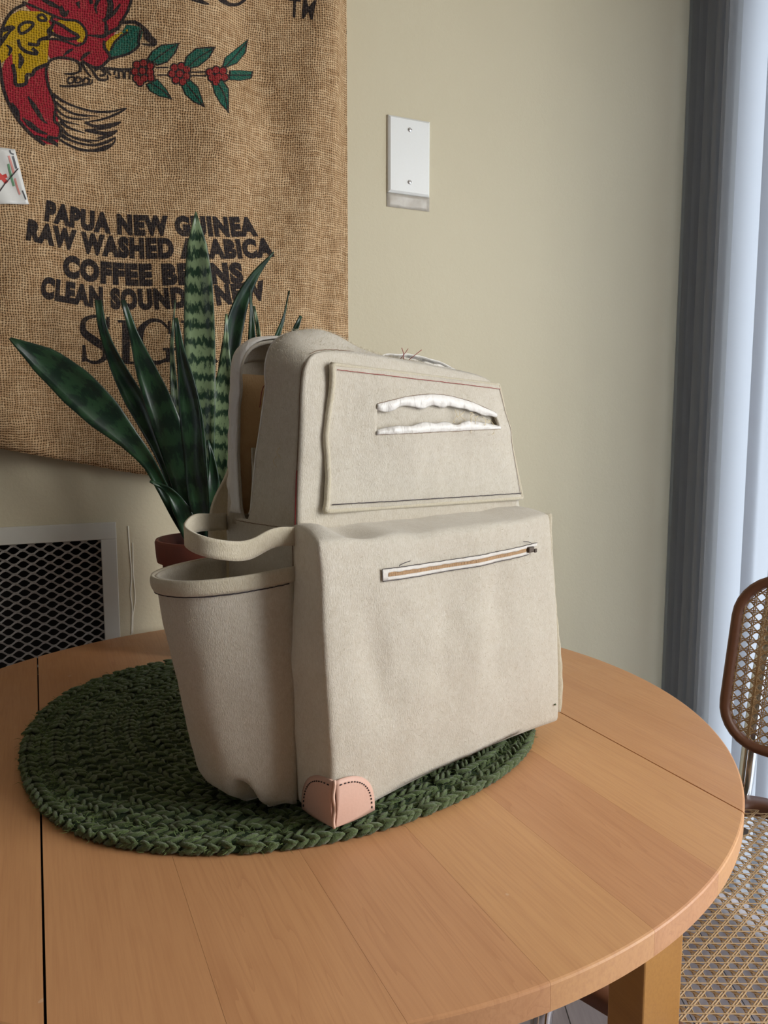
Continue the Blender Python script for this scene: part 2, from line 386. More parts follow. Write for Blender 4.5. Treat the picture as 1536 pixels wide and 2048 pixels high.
while z < z1 + 0.004:
    P = []; r = -0.30
    i = 0
    while r <= GR[1] + 0.001:
        ph = (r + 0.30) / Wc * 2 * PI + (PI if k % 2 else 0)
        P.append(L0(r, WALL_N - 0.001, z + H * 0.235 * math.cos(ph) * (1 + 0.12 * (1 - abs(math.cos(ph)))))); r += Wc / 8
    Q = [(p[0], p[1] - 0.0011, p[2] + 0.0019) for p in P]; S_ = [(p[0], p[1] + 0.0016, p[2] - 0.0019) for p in P]
    m = len(P); b.add(Q + S_ + [(p[0], p[1] + 0.001, p[2]) for p in Q] + [(p[0], p[1] + 0.001, p[2]) for p in S_],
          [(i, i + 1, m + i + 1, m + i) for i in range(m - 1)] + [(2 * m + i, 3 * m + i, 3 * m + i + 1, 2 * m + i + 1) for i in range(m - 1)] + [(i, 2 * m + i, 2 * m + i + 1, i + 1) for i in range(m - 1)] + [(m + i, m + i + 1, 3 * m + i + 1, 3 * m + i) for i in range(m - 1)])
    z += H / 2; k += 1
b.build('expanded_mesh', 'grille', gr, smooth=False)

# blank wall plate with tape below
(pr0, pz1), (pr1, _), (_, pz0) = on_wall(774, 230), on_wall(858, 242), on_wall(773, 385)
pc = (pr0 + pr1) / 2; pw = (pr1 - pr0) / 2; pzc = (pz0 + pz1) / 2; ph = (pz1 - pz0) / 2
pe = empty('blank_wall_plate', W(pc, WALL_N, pzc), TH, 'blank white wall plate with two screws on the cream wall', 'wall plate')
b = MB(); rings = [(1.0, 0.0), (1.0, -0.0022), (0.985, -0.0040), (0.91, -0.0064), (0.905, -0.0066)]
V = []; 
for s_, y in rings:
    m_ = (1 - s_) * pw
    V += [(-pw + m_, y, -ph + m_), (pw - m_, y, -ph + m_), (pw - m_, y, ph - m_), (-pw + m_, y, ph - m_)]
F = [(4 * i + k, 4 * i + (k + 1) % 4, 4 * i + 4 + (k + 1) % 4, 4 * i + 4 + k) for i in range(4) for k in range(4)] + [(16, 17, 18, 19)]
b.add(V, F); b.build('plate', 'plate', pe, smooth=False)
for sg in (-1, 1):
    b = MB(); z_ = sg * ph * 0.68
    b.add([(0.004 * math.cos(a) * q, -0.0066 - h, z_ + 0.004 * math.sin(a) * q) for q, h in ((1, 0), (0.9, 0.0012), (0.4, 0.0018)) for a in np.linspace(0, 2 * PI, 14, endpoint=False)],
          [(i * 14 + k, i * 14 + (k + 1) % 14, i * 14 + 14 + (k + 1) % 14, i * 14 + 14 + k) for i in range(2) for k in range(14)] + [tuple(28 + k for k in range(14))])
    sc = b.build('screw', 'screw', pe)
    MB().box((-0.0034, -0.0088, z_ - 0.0004), (0.0034, -0.0083, z_ + 0.0004)).build('slot', 'metal_dark', sc, smooth=False)
(ta, tz1), (tb, tz0) = on_wall(773, 388), on_wall(858, 428)
b = MB(); b.grid(lambda u, v: ((u - .5) * (tb - ta), -0.0012 - 0.0008 * math.sin(u * 9) * math.sin(v * 3), (v - 1) * (tz1 - tz0)), 12, 4)
tag(b.build('tape_strip', 'tape', loc=W((ta + tb) / 2, WALL_N, pz0 + 0.001), rz=TH, solid=0.0003), 'strip of clear tape stuck below the blank wall plate', 'tape')

# ---------------- burlap sack
SR0, SR1, STOP = -0.42, 0.513, 1.90
def sack_bottom(r):
    return float(np.interp(r, [-0.42, -0.2, -0.046, 0.06, 0.13, 0.205, 0.3, 0.4, 0.47, 0.513], [1.10, 1.066, 1.040, 1.016, 1.000, 0.988, 0.982, 0.985, 0.995, 1.005]))
def sack_off(r, z):
    d = 0.025
    d += 0.0085 * math.sin(2 * PI * (r * 3.1 + 0.22 * z) + 0.9)
    d += 0.0035 * math.sin(2 * PI * (r * 5.3 - 0.9 * z) + 2.0)
    d += 0.0050 * math.sin(z * 10 + r * 7.0)
    d += 0.016 * math.exp(-((r - 0.30) / 0.05) ** 2 - ((z - 1.52) / 0.13) ** 2)
    d += 0.008 * math.exp(-((r - 0.44 - 0.08 * (z - 1.5)) / 0.035) ** 2)
    d -= 0.012 * math.exp(-((r - 0.36 + 0.3 * (z - 1.6)) / 0.03) ** 2 - ((z - 1.66) / 0.12) ** 2)
    d -= 0.011 * math.exp(-((r - 0.21) / 0.05) ** 2 - ((z - 1.47) / 0.06) ** 2)
    d += 0.009 * fbm((r, 0, z), 8, 3.1) + 0.003 * fbm((r, 0, z), 22, 1.1)
    e = ss(SR1 - 0.035, SR1, r); d = d * (1 - e) + 0.003 * e
    low = ss(0.0, 0.10, z - sack_bottom(r)); d += 0.012 * (1 - low)
    return max(d, 0.003)
sk = empty('burlap_sack', W(0.05, WALL_N, 1.0), TH, 'brown burlap coffee sack printed with bird and lettering hung on the wall', 'sack')
def S(r, z, lift=0.0): return Vector((r - 0.05, -sack_off(r, z) - lift, z - 1.0))
def sackfn(u, v):
    r = SR0 + (SR1 - SR0) * u; zb = sack_bottom(r); z = zb + (STOP - zb) * v; return S(r, z)
MB().grid(sackfn, 220, 230).build('cloth', 'burlap', sk, solid=0.0014, offset=-1)
def hemfn(u, v):
    r = SR0 + (SR1 - SR0) * u; zb = sack_bottom(r); z = zb - 0.004 + 0.022 * v; return S(r, z, 0.0012 + 0.0022 * math.sin(PI * v))
MB().grid(hemfn, 160, 6).build('hem', 'burlap', sk, solid=0.001)
b = MB(); b.tube([S(r, sack_bottom(r) - 0.004, -0.001) + Vector((0, 0, 0.0015 * fbm((r, 0, 0), 160))) for r in np.linspace(SR0, SR1, 260)], 0.0022, 6); b.build('frayed_edge', 'burlap', sk)

def refine(V, F, maxlen):
    bm = bmesh.new(); vs = [bm.verts.new(v) for v in V]
    for f in F:
        try: bm.faces.new([vs[i] for i in f])
        except ValueError: pass
    bmesh.ops.triangulate(bm, faces=bm.faces[:])
    for _ in range(7):
        E = [e for e in bm.edges if e.calc_length() > maxlen]
        if not E: break
        bmesh.ops.subdivide_edges(bm, edges=E, cuts=1); bmesh.ops.triangulate(bm, faces=[f for f in bm.faces if len(f.verts) > 3])
    bm.verts.ensure_lookup_table(); bm.verts.index_update()
    V = [v.co.copy() for v in bm.verts]; F = [[v.index for v in f.verts] for f in bm.faces]; bm.free(); return V, F
def drape(name, V2, F, mat, parent, lift, maxlen=0.009):
    """V2: (r, z) pairs on the sack"""
    V, F = refine([(r, 0, z) for r, z in V2], F, maxlen)
    F = [f if (V[f[1]] - V[f[0]]).cross(V[f[2]] - V[f[0]]).y < 0 else f[::-1] for f in F]
    return mesh(name, [S(v.x, v.z, lift) for v in V], F, mat, parent)
def sackpx(u, v):
    r, z = on_wall(u, v, 0.016)
    for _ in range(2): r, z = on_wall(u, v, sack_off(r, z))
    return r, z
def text_mesh(s, bold):
    cu = bpy.data.curves.new('t', 'FONT'); cu.body = s; cu.size = 1.0; cu.offset = bold; cu.resolution_u = 4; cu.fill_mode = 'FRONT'
    cu.space_character = 1.16
    o = bpy.data.objects.new('t', cu); COL.objects.link(o); bpy.context.view_layer.update()
    me = bpy.data.meshes.new_from_object(o.evaluated_get(bpy.context.evaluated_depsgraph_get()))
    V = np.array([v.co[:] for v in me.vertices]); F = [list(p.vertices) for p in me.polygons]
    bpy.data.objects.remove(o); bpy.data.curves.remove(cu); bpy.data.meshes.remove(me); return V, F
def print_line(s, bl_, bm_, br_, cap, bold=0.075):
    """baseline through three measured points (left, middle, right); cap = cap height in pixels"""
    V, F = text_mesh(s, bold); x0, x1 = V[:, 0].min(), V[:, 0].max()
    A, B_, C_ = [Vector(sackpx(*p)) for p in (bl_, bm_, br_)]
    capu = V[:, 1].max() * 0.975
    capm = abs(sackpx(bm_[0], bm_[1] - cap)[1] - B_.y); out = []
    for x, y, _ in V:
        t = (x - x0) / (x1 - x0); p = A * (1 - t) * (1 - 2 * t) + B_ * 4 * t * (1 - t) + C_ * t * (2 * t - 1)
        dd = (A * (4 * t - 3) + B_ * (4 - 8 * t) + C_ * (4 * t - 1)).normalized(); nn = Vector((-dd.y, dd.x))
        q = p + nn * (y / capu * capm); out.append((q.x, q.y))
    drape('lettering', out, F, 'ink_black', sk, 0.0006)
print_line('PAPUA NEW GUINEA', (89, 438), (300, 468), (516, 469), 37)
print_line('RAW WASHED ARABICA', (52, 476), (300, 514), (549, 510), 38)
print_line('COFFEE BEANS', (125, 549), (300, 568), (488, 563), 40)
print_line('CLEAN SOUND & NEW', (80, 591), (300, 616), (535, 596), 38)
print_line('TM', (577, 33), (602, 36), (625, 39), 38, 0.02)

def stroke2(P, w, taper=(1, 1), n=None):
    """flat stroke in pixel space with per-end taper -> polygon strip"""
    Q = spline([Vector((p[0], p[1], 0)) for p in P], n or max(8, 5 * len(P))) if len(P) > 2 else [Vector((p[0], p[1], 0)) for p in P]
    V = []; m = len(Q)
    for i, q in enumerate(Q):
        t = i / (m - 1); a = Q[max(0, i - 1)]; c = Q[min(m - 1, i + 1)]; d = (c - a).normalized(); nn = Vector((-d.y, d.x, 0))
        ww = (w[0] + (w[1] - w[0]) * t) if isinstance(w, tuple) else w
        if isinstance(w, list): ww = float(np.interp(t, np.linspace(0, 1, len(w)), w))
        V += [q + nn * ww / 2, q - nn * ww / 2]
    return V, [(2 * i, 2 * i + 1, 2 * i + 3, 2 * i + 2) for i in range(m - 1)]
def ink(name, polys, strokes, mat, lift, sc=1.0, dx=0, dy=0):
    b = MB()
    for P in polys: b.add([(x / sc + dx, y / sc + dy, 0) for x, y in P], [tuple(range(len(P)))])
    for P, w in strokes:
        V, F = stroke2([(x / sc + dx, y / sc + dy) for x, y in P], (w / sc if not isinstance(w, list) else [q / sc for q in w])); b.add(V, F)
    return drape(name, [sackpx(x, y) for x, y, _ in b.V], b.F, mat, sk, lift)
def ink_each(name, polys, strokes, mat, lift, sc=1.0):
    for P in polys: ink(name, [P], [], mat, lift, sc)
    for q in strokes: ink(name, [], [q], mat, lift, sc)
# SIGRI in seriffed capitals, drawn stroke by stroke
ink('lettering', [[(236, 640), (268, 641), (268, 646), (236, 645)], [(236, 722), (268, 723), (268, 728), (236, 727)],
                  [(362, 641), (385, 641), (385, 646), (362, 646)], [(362, 724), (396, 724), (396, 729), (362, 729)],
                  [(326, 696), (352, 696), (352, 701), (326, 701)], [(450, 640), (486, 640), (486, 645), (450, 645)], [(450, 724), (486, 723), (486, 728), (450, 729)],
                  [(165, 690), (171, 690), (174, 722), (164, 724)], [(213, 634), (219, 634), (219, 658), (215, 658)], [(336, 642), (341, 642), (341, 668), (337, 668)]],
    [([(217, 652), (206, 636), (186, 633), (168, 642), (168, 664), (190, 682), (210, 697), (208, 717), (190, 725), (172, 718), (167, 700)], [4, 5, 7, 10, 14, 16, 15, 11, 7, 5, 4]),
     ([(252, 643), (252, 726)], 15), ([(339, 660), (322, 643), (300, 642), (282, 660), (279, 690), (290, 716), (312, 726), (336, 718)], [4, 6, 9, 15, 17, 14, 8, 6]),
     ([(338, 699), (338, 724)], 12), ([(375, 643), (375, 727)], 14), ([(378, 644), (404, 645), (416, 660), (404, 680), (380, 684)], [6, 8, 14, 9, 5]),
     ([(392, 684), (412, 706), (432, 727)], [9, 14, 12]), ([(468, 642), (468, 727)], 15)], 'ink_black', 0.0006)
# bottoms of the big letters of the line above the frame
ink('lettering', [], [([(372, -14), (388, -4), (406, 5), (418, 9)], [16, 14, 9, 3]), ([(434, -16), (442, -2), (458, 9), (478, 8), (494, -6), (498, -20)], [14, 12, 7, 6, 6, 7])], 'ink_black', 0.0006)
# the bird: colours first, then the outlines
B1 = 4.6545
ink_each('red_print', [[(240, 60), (300, -60), (1230, -60), (1190, 100), (1140, 190), (1110, 260), (1010, 310), (990, 480), (1020, 530), (960, 610), (880, 620), (760, 570), (700, 550), (560, 540), (470, 545), (400, 440), (380, 420), (470, 370), (560, 380), (720, 430), (790, 400), (800, 300), (700, 200), (600, 180), (480, 150), (400, 100)],
                 [(20, 640), (50, 560), (110, 480), (150, 700), (140, 790), (240, 780), (330, 660), (440, 600), (430, 700), (470, 860), (520, 950), (490, 1040), (520, 1130), (560, 1270), (530, 1350), (400, 1340), (300, 1250), (180, 1110), (90, 950), (40, 800)],
                 [(500, 260), (580, 240), (640, 290), (720, 350), (640, 360), (520, 320)]], [], 'ink_red', 0.0005, B1)
ink_each('yellow_print', [[(30, 260), (90, 150), (180, 100), (400, 110), (490, 150), (450, 200), (500, 290), (440, 290), (460, 340), (370, 370), (360, 400), (270, 420), (260, 450), (430, 520), (440, 600), (320, 650), (290, 700), (240, 690), (240, 770), (150, 780), (120, 600), (110, 500), (50, 560), (0, 600), (-20, 420)],
                    [(500, 210), (590, 180), (680, 190), (760, 240), (800, 310), (770, 400), (720, 390), (725, 345), (650, 290), (600, 230)],
                    [(980, 400), (1040, 340), (1190, 270), (1190, 310), (1080, 370), (1030, 470), (1000, 480)]], [], 'ink_yellow', 0.0006, B1)
ink_each('green_print', [[(1180, 230), (1300, 250), (1330, 300), (1290, 430), (1200, 500), (1040, 540), (1020, 480), (1080, 380)]], [], 'ink_green', 0.0006, B1)
st = [([(240, 40), (130, 95), (50, 200), (10, 330), (-10, 450)], 20), ([(-6, 560), (10, 700), (40, 850), (90, 980), (180, 1130), (300, 1260), (420, 1350)], 20),
      ([(420, 1350), (330, 1270), (470, 1320), (545, 1355), (440, 1275), (520, 1290), (555, 1270), (560, 1180), (505, 1120), (520, 1000), (490, 900)], 18),
      ([(490, 900), (450, 800), (430, 680), (450, 590), (500, 550), (600, 540), (720, 575), (750, 640), (740, 670)], 18),
      ([(210, 20), (330, 70), (480, 140), (600, 185), (720, 200), (800, 290), (790, 390), (720, 430)], 16),
      ([(500, 150), (480, 190), (560, 230), (650, 290), (735, 345), (640, 365), (520, 330), (470, 290), (500, 220)], 20), ([(720, 430), (600, 385), (500, 365), (380, 370)], 14),
      ([(490, 250), (450, 290), (460, 340), (370, 375), (350, 420), (260, 410)], 22), ([(350, 150), (400, 140), (430, 190), (370, 190), (350, 150)], 18),
      ([(180, 310), (180, 250), (240, 210), (310, 220), (280, 270), (220, 310), (180, 310)], 20), ([(0, 290), (70, 270), (130, 260), (60, 330), (0, 420)], [26, 40, 12, 30, 24]),
      ([(170, 370), (190, 440), (260, 490), (350, 500), (300, 450)], 22), ([(60, 420), (100, 460), (80, 520)], [10, 26, 12]), ([(180, 500), (200, 560), (180, 640)], [16, 40, 16]),
      ([(120, 600), (140, 700), (150, 790), (240, 780), (250, 700), (300, 700), (330, 650), (440, 600)], 24), ([(260, 900), (330, 1010), (400, 1120), (440, 1150)], [10, 34, 30, 8]),
      ([(110, 960), (150, 1030), (170, 1110)], [10, 36, 30]), ([(210, 1100), (280, 1160), (360, 1220), (440, 1250)], [10, 40, 30, 10]),
      ([(560, 60), (600, 140), (640, 100)], [30, 40, 14]), ([(380, -10), (520, 60), (580, 90)], [14, 36, 12]), ([(840, -20), (850, 40)], 22), ([(930, -30), (890, 60), (900, 130)], [30, 24, 8]),
      ([(1000, -40), (1030, 60), (980, 200)], [36, 44, 10]), ([(1120, 40), (1060, 120), (960, 200)], [14, 30, 26]), ([(1230, -20), (1190, 100), (1140, 190), (1100, 260)], 18),
      ([(720, 20), (740, 80)], [30, 8]), ([(980, 180), (990, 300), (960, 340), (820, 330)], [12, 30, 24, 10]), ([(960, 340), (1010, 310), (1110, 260)], 24),
      ([(970, 380), (970, 440), (1010, 500), (1020, 540), (960, 610), (880, 630), (760, 570)], 18), ([(590, 520), (640, 480), (680, 460)], [8, 24, 14]), ([(750, 560), (800, 510), (840, 490)], [10, 28, 16]),
      ([(1110, 215), (1250, 210), (1330, 260), (1400, 340), (1440, 400)], [26, 24, 26, 30, 16]), ([(1340, 270), (1370, 340), (1440, 400), (1400, 420), (1320, 410)], [10, 50, 46, 20, 8]), ([(1310, 280), (1290, 380), (1290, 430), (1200, 500), (1040, 545)], 16), ([(1190, 300), (1080, 380), (1030, 470)], 14),
      ([(960, 620), (980, 580), (1060, 545), (1200, 500)], 12), ([(960, 640), (1080, 645), (1210, 655)], [24, 16, 12]), ([(980, 640), (1020, 690), (1040, 700)], [16, 20, 6]),
      ([(740, 670), (680, 690), (600, 690)], [12, 18, 10]), ([(630, 770), (640, 730), (690, 720), (680, 770), (630, 780)], 12), ([(700, 760), (720, 720), (760, 740), (740, 770), (700, 770)], 12), ([(770, 770), (790, 730), (830, 740), (820, 780), (770, 780)], 12),
      ([(555, 800), (640, 805), (760, 795), (850, 780), (860, 740)], [10, 18, 16, 12, 8]), ([(760, 580), (800, 660), (850, 720)], [20, 14, 10]), ([(800, 590), (860, 660), (920, 740), (1000, 740), (1000, 700)], [12, 12, 18, 18, 8]), ([(880, 660), (930, 640), (980, 690), (930, 710)], 16),
      ([(1065, 700), (1070, 665), (1100, 665), (1100, 730), (1070, 715)], 10), ([(1115, 735), (1110, 670), (1145, 670), (1150, 735)], 10), ([(1165, 735), (1165, 670), (1205, 670), (1205, 740)], 10)]
fe = [([(490, 880), (600, 950), (720, 1000), (880, 1040), (1040, 1040), (1180, 1005), (1090, 1060), (960, 1110), (800, 1140)], [26, 14, 14, 16, 16, 8, 18, 14, 8]), ([(510, 950), (640, 1040), (760, 1075), (920, 1082)], [20, 14, 18, 4]), ([(510, 1000), (600, 1080), (720, 1110), (840, 1105)], [16, 12, 14, 4]),
      ([(790, 1140), (880, 1175), (1000, 1170), (1130, 1135), (1060, 1170), (940, 1200), (790, 1215)], [18, 22, 26, 8, 22, 16, 14]), ([(790, 1215), (900, 1235), (1000, 1245), (1095, 1215), (1030, 1260), (900, 1290)], [14, 24, 28, 6, 24, 8]), ([(500, 1040), (580, 1120), (740, 1165)], [14, 14, 5]), ([(560, 1130), (640, 1190), (790, 1240)], [26, 14, 6]),
      ([(560, 1190), (640, 1260), (760, 1300), (900, 1310), (1000, 1280)], [30, 14, 14, 12, 6]), ([(560, 1250), (640, 1300), (780, 1345), (900, 1350), (1000, 1320), (1075, 1285), (1040, 1350), (900, 1400), (760, 1395), (640, 1350), (540, 1290)], [30, 16, 16, 18, 24, 8, 36, 20, 18, 16, 12]), ([(600, 1240), (700, 1290), (860, 1330)], [10, 10, 5])]
ink('bird_outline', [], [(P, (w * 1.45 if not isinstance(w, list) else [q * 1.35 for q in w])) for P, w in st + fe], 'ink_black', 0.0009, B1)
# coffee branch
B2 = 2.1943
lv = [[(640, 265), (665, 225), (710, 195), (790, 188), (770, 235), (735, 275), (690, 290)], [(800, 300), (815, 250), (860, 210), (948, 205), (920, 255), (870, 295), (820, 305)], [(972, 298), (985, 255), (1035, 215), (1090, 170), (1080, 230), (1040, 280), (990, 300)],
      [(638, 370), (690, 345), (730, 390), (758, 438), (700, 425), (655, 400)], [(795, 375), (830, 345), (870, 380), (900, 472), (850, 450), (810, 415)], [(930, 370), (975, 345), (1005, 390), (1005, 500), (965, 455), (940, 410)], [(1005, 310), (1060, 308), (1112, 312), (1105, 345), (1050, 356), (1000, 352)]]
def shrink(P, k):
    cx = sum(p[0] for p in P) / len(P); cy = sum(p[1] for p in P) / len(P); return [(cx + (x - cx) * k, cy + (y - cy) * k) for x, y in P]
ink_each('printed_leaf', [shrink(P, 0.86) for P in lv], [], 'ink_green', 0.0007, B2)
berries = [(600, 285), (630, 278), (660, 290), (592, 315), (625, 312), (658, 318), (600, 345), (632, 345), (662, 342), (615, 362),
           (765, 298), (795, 292), (820, 305), (755, 325), (788, 325), (818, 335), (772, 352), (802, 360), (920, 318), (948, 308), (978, 312), (930, 342), (958, 338), (985, 340), (948, 362)]
circ = lambda x, y, r, m=10: [(x + r * math.cos(2 * PI * k / m), y + r * math.sin(2 * PI * k / m)) for k in range(m)]
ink_each('printed_berry', [circ(x, y, 14.5) for x, y in berries], [], 'ink_berry', 0.0009, B2)
ink('branch_outline', lv + [circ(x, y, 21) for x, y in berries], [([(685, 298), (740, 296)], 7), ([(690, 330), (745, 330)], 6), ([(830, 318), (905, 316)], 7), ([(835, 333), (905, 333)], 6), ([(470, 300), (580, 302)], 6)], 'ink_black', 0.0004, B2)
ink_each('leaf_vein', [], [([(660, 280), (710, 240), (770, 200)], 5), ([(820, 300), (870, 255), (935, 215)], 5), ([(985, 298), (1030, 250), (1080, 190)], 5), ([(660, 365), (710, 395), (748, 430)], 5), ([(815, 365), (850, 410), (890, 462)], 5), ([(955, 365), (985, 420), (1000, 485)], 5), ([(1005, 332), (1100, 330)], 5)], 'ink_black', 0.0011, B2)

# plastic sachet hanging on the sack
sa = empty('plastic_sachet', W(-0.02, WALL_N - 0.03, 1.385), TH, 'small crinkled white plastic sachet with red cross mark pinned to the sack', 'sachet')
def SA(u, v, lift=0.0):
    r, z = on_wall(u, v, 0.032); y = -sack_off(r, z) - 0.004 - lift - 0.0015 * math.sin(r * 160 + z * 90)
    return (r + 0.02, y + 0.03, z - 1.385)
def sfn(u, v):
    tl, tr_, bl2, br2 = (-56, 296), (30, 301), (-60, 413), (58, 411)
    x0 = tl[0] * (1 - u) + tr_[0] * u; y0 = tl[1] * (1 - u) + tr_[1] * u; x1 = bl2[0] * (1 - u) + br2[0] * u; y1 = bl2[1] * (1 - u) + br2[1] * u
    return SA(x0 * (1 - v) + x1 * v, y0 * (1 - v) + y1 * v)
MB().grid(sfn, 14, 14).build('film', 'sachet', sa, solid=0.0008)
def sprint(name, P, w, mat):
    V, F = stroke2(P, w); mesh(name, [SA(p.x, p.y, 0.0009) for p in V], F, mat, sa)
sprint('cross_mark', [(-8, 364), (4, 358), (14, 354)], 8, 'print_red'); sprint('cross_mark', [(-4, 350), (6, 360), (14, 369)], 8, 'print_red')
sprint('print', [(17, 332), (21, 350), (28, 375)], 4, 'print_green'); sprint('print', [(18, 316), (24, 335), (28, 350)], 4, 'print_pink'); sprint('print', [(30, 360), (34, 375), (40, 392)], 3.5, 'print_pink')
sprint('print', [(26, 316), (30, 330), (33, 341)], 4, 'print_grey'); sprint('print', [(20, 304), (22, 310), (28, 312)], 3, 'print_grey'); sprint('print', [(45, 384), (49, 394), (52, 402)], 2.5, 'print_grey')
MB().tube([SA(x, y, 0.002) for x, y in ((37, 341), (25, 355), (10, 372), (0, 388), (-14, 410))], 0.0006, 5).build('thread', 'thread_dark', sa)

# ================================================================= TABLE
TC = W(0.2532, 0.7988); TR = 0.457
tb_ = empty('dining_table', (TC.x, TC.y, 0), TH, 'round orange-brown wooden drop-leaf table under the felt bag', 'table')
SL, SRt = -0.262, 0.282; GAP = 0.0008
edges = [-TR + 0.001, -0.362, SL] + [SL + (SRt - SL) * k / 6 for k in range(1, 6)] + [SRt, 0.372, TR - 0.001]
def board(x0, x1, g0, g1):
    def outline(R):
        a0, a1 = min(max(x0 + g0, -R + 1e-4), R - 1e-4), max(min(x1 - g1, R - 1e-4), -R + 1e-4)
        xs = [a0 + (a1 - a0) * (0.5 - 0.5 * math.cos(PI * k / 24)) for k in range(25)]
        return [(x, -math.sqrt(R * R - x * x)) for x in xs] + [(x, math.sqrt(R * R - x * x)) for x in xs[::-1]]
    lev = [(TR - 0.0018, ZT), (TR - 0.0006, ZT - 0.0005), (TR, ZT - 0.0018), (TR, ZT - 0.0185), (TR - 0.002, ZT - 0.0205)]
    V = []; 
    for R, z in lev: V += [(x, y, z) for x, y in outline(R)]
    m = 50; F = [tuple(range(m))]
    for i in range(len(lev) - 1): F += [(i * m + (k + 1) % m, i * m + k, (i + 1) * m + k, (i + 1) * m + (k + 1) % m) for k in range(m)]
    F.append(tuple((len(lev) - 1) * m + k for k in range(m))[::-1]); return V, F
for k, (x0, x1) in enumerate(zip(edges, edges[1:])):
    g0 = GAP if k in (2, 8) else 0.00008; g1 = GAP if k in (1, 7) else 0.00008
    V, F = board(x0, x1, g0, g1); o = mesh('board', V, F, 'table_wood', tb_, smooth=False)
for x in (SL, SRt): MB().box((x - 0.012, -0.355, ZT - 0.024), (x + 0.012, 0.355, ZT - 0.0206)).build('joint_strip', 'soil', tb_, smooth=False)
for sx_, sy_ in ((1, -1), (1, 1), (-1, 1), (-1, -1)):
    x0, x1 = (0.231, 0.2775) if sx_ > 0 else (-0.2575, -0.211); y0, y1 = (-0.305, -0.2585) if sy_ < 0 else (0.2585, 0.305)
    o = MB().box((x0, y0, 0), (x1, y1, ZT - 0.0205)).build('leg', 'leg_wood', tb_, smooth=False)
    md = o.modifiers.new('bevel', 'BEVEL'); md.width = 0.0018; md.segments = 2
for lo, hi in (((-0.211, -0.292, 0.655), (0.231, -0.272, 0.7195)), ((-0.211, 0.272, 0.655), (0.231, 0.292, 0.7195)), ((-0.245, -0.2585, 0.655), (-0.225, 0.2585, 0.7195)), ((0.245, -0.2585, 0.655), (0.265, 0.2585, 0.7195))):
    MB().box(lo, hi).build('apron', 'leg_wood', tb_, smooth=False)

# ================================================================= CROCHETED MAT
MC = Vector((-0.108, 0.843, ZT + 0.0006)); MANG = 0.0
mt = empty('crocheted_mat', MC, MANG, 'fuzzy dark green crocheted oval mat lying under the felt bag', 'mat')
MH = 0.0088
_mp = [(42, 1530), (52, 1470), (80, 1430), (180, 1365), (330, 1328), (60, 1590), (95, 1640), (200, 1688), (280, 1700), (370, 1706), (550, 1698), (700, 1674), (850, 1624), (1000, 1550), (1075, 1470)]
_ma = sorted((math.atan2(q.y, q.x) % (2 * PI), q.length) for q in [(meet(u, v, Vector((0, 0, ZT + 0.004)), Vector((0, 0, 1))) - MC).to_2d() for u, v in _mp] + [Vector((0.22, 0.12)), Vector((0.12, 0.21)), Vector((0.0, 0.235)), Vector((-0.105, 0.20))])
_aa = np.linspace(0, 2 * PI, 361)
_rr = np.interp(_aa, [a for a, _ in _ma], [r for _, r in _ma], period=2 * PI)
for _ in range(2): _rr = np.array([np.mean([_rr[(i + k) % 360] for k in range(-9, 10)]) for i in range(361)])
def mat_r(a): return float(np.interp(a % (2 * PI), _aa, _rr))
V = [(0, 0, MH * 0.55)]; F = []; NA = 96
prof_m = [(0.9, MH * 0.55), (0.965, MH * 0.5), (0.99, MH * 0.25), (0.985, 0.0)]
for q, z in prof_m: V += [(mat_r(a) * q * math.cos(a), mat_r(a) * q * math.sin(a), z) for a in np.linspace(0, 2 * PI, NA, endpoint=False)]
F += [(0, 1 + k, 1 + (k + 1) % NA) for k in range(NA)]
for i in range(3): F += [(1 + i * NA + (k + 1) % NA, 1 + i * NA + k, 1 + (i + 1) * NA + k, 1 + (i + 1) * NA + (k + 1) % NA) for k in range(NA)]
mesh('backing', V, F, 'yarn_dark', mt)
bst = MB(); bfz = MB()
def blob(c, d, up, ln, w, h):
    """one plump yarn loop: a spindle along d"""
    d = d.normalized(); s = d.cross(up).normalized(); u_ = s.cross(d); V = []; ns = 5; tw = random.uniform(0, 1)
    for t, q in ((-1, 0.25), (-0.55, 0.85), (0, 1.0), (0.55, 0.85), (1, 0.25)):
        for k in range(ns):
            a = 2 * PI * k / ns + tw + t * 0.9
            V.append(c + d * (ln * t) + s * (math.cos(a) * w * q) + u_ * (math.sin(a) * h * q))
    F = [(i * ns + k, i * ns + (k + 1) % ns, (i + 1) * ns + (k + 1) % ns, (i + 1) * ns + k) for i in range(4) for k in range(ns)] + [tuple(range(ns))[::-1], tuple(20 + k for k in range(ns))]
    bst.add(V, F)
row = 0; q = 0.975
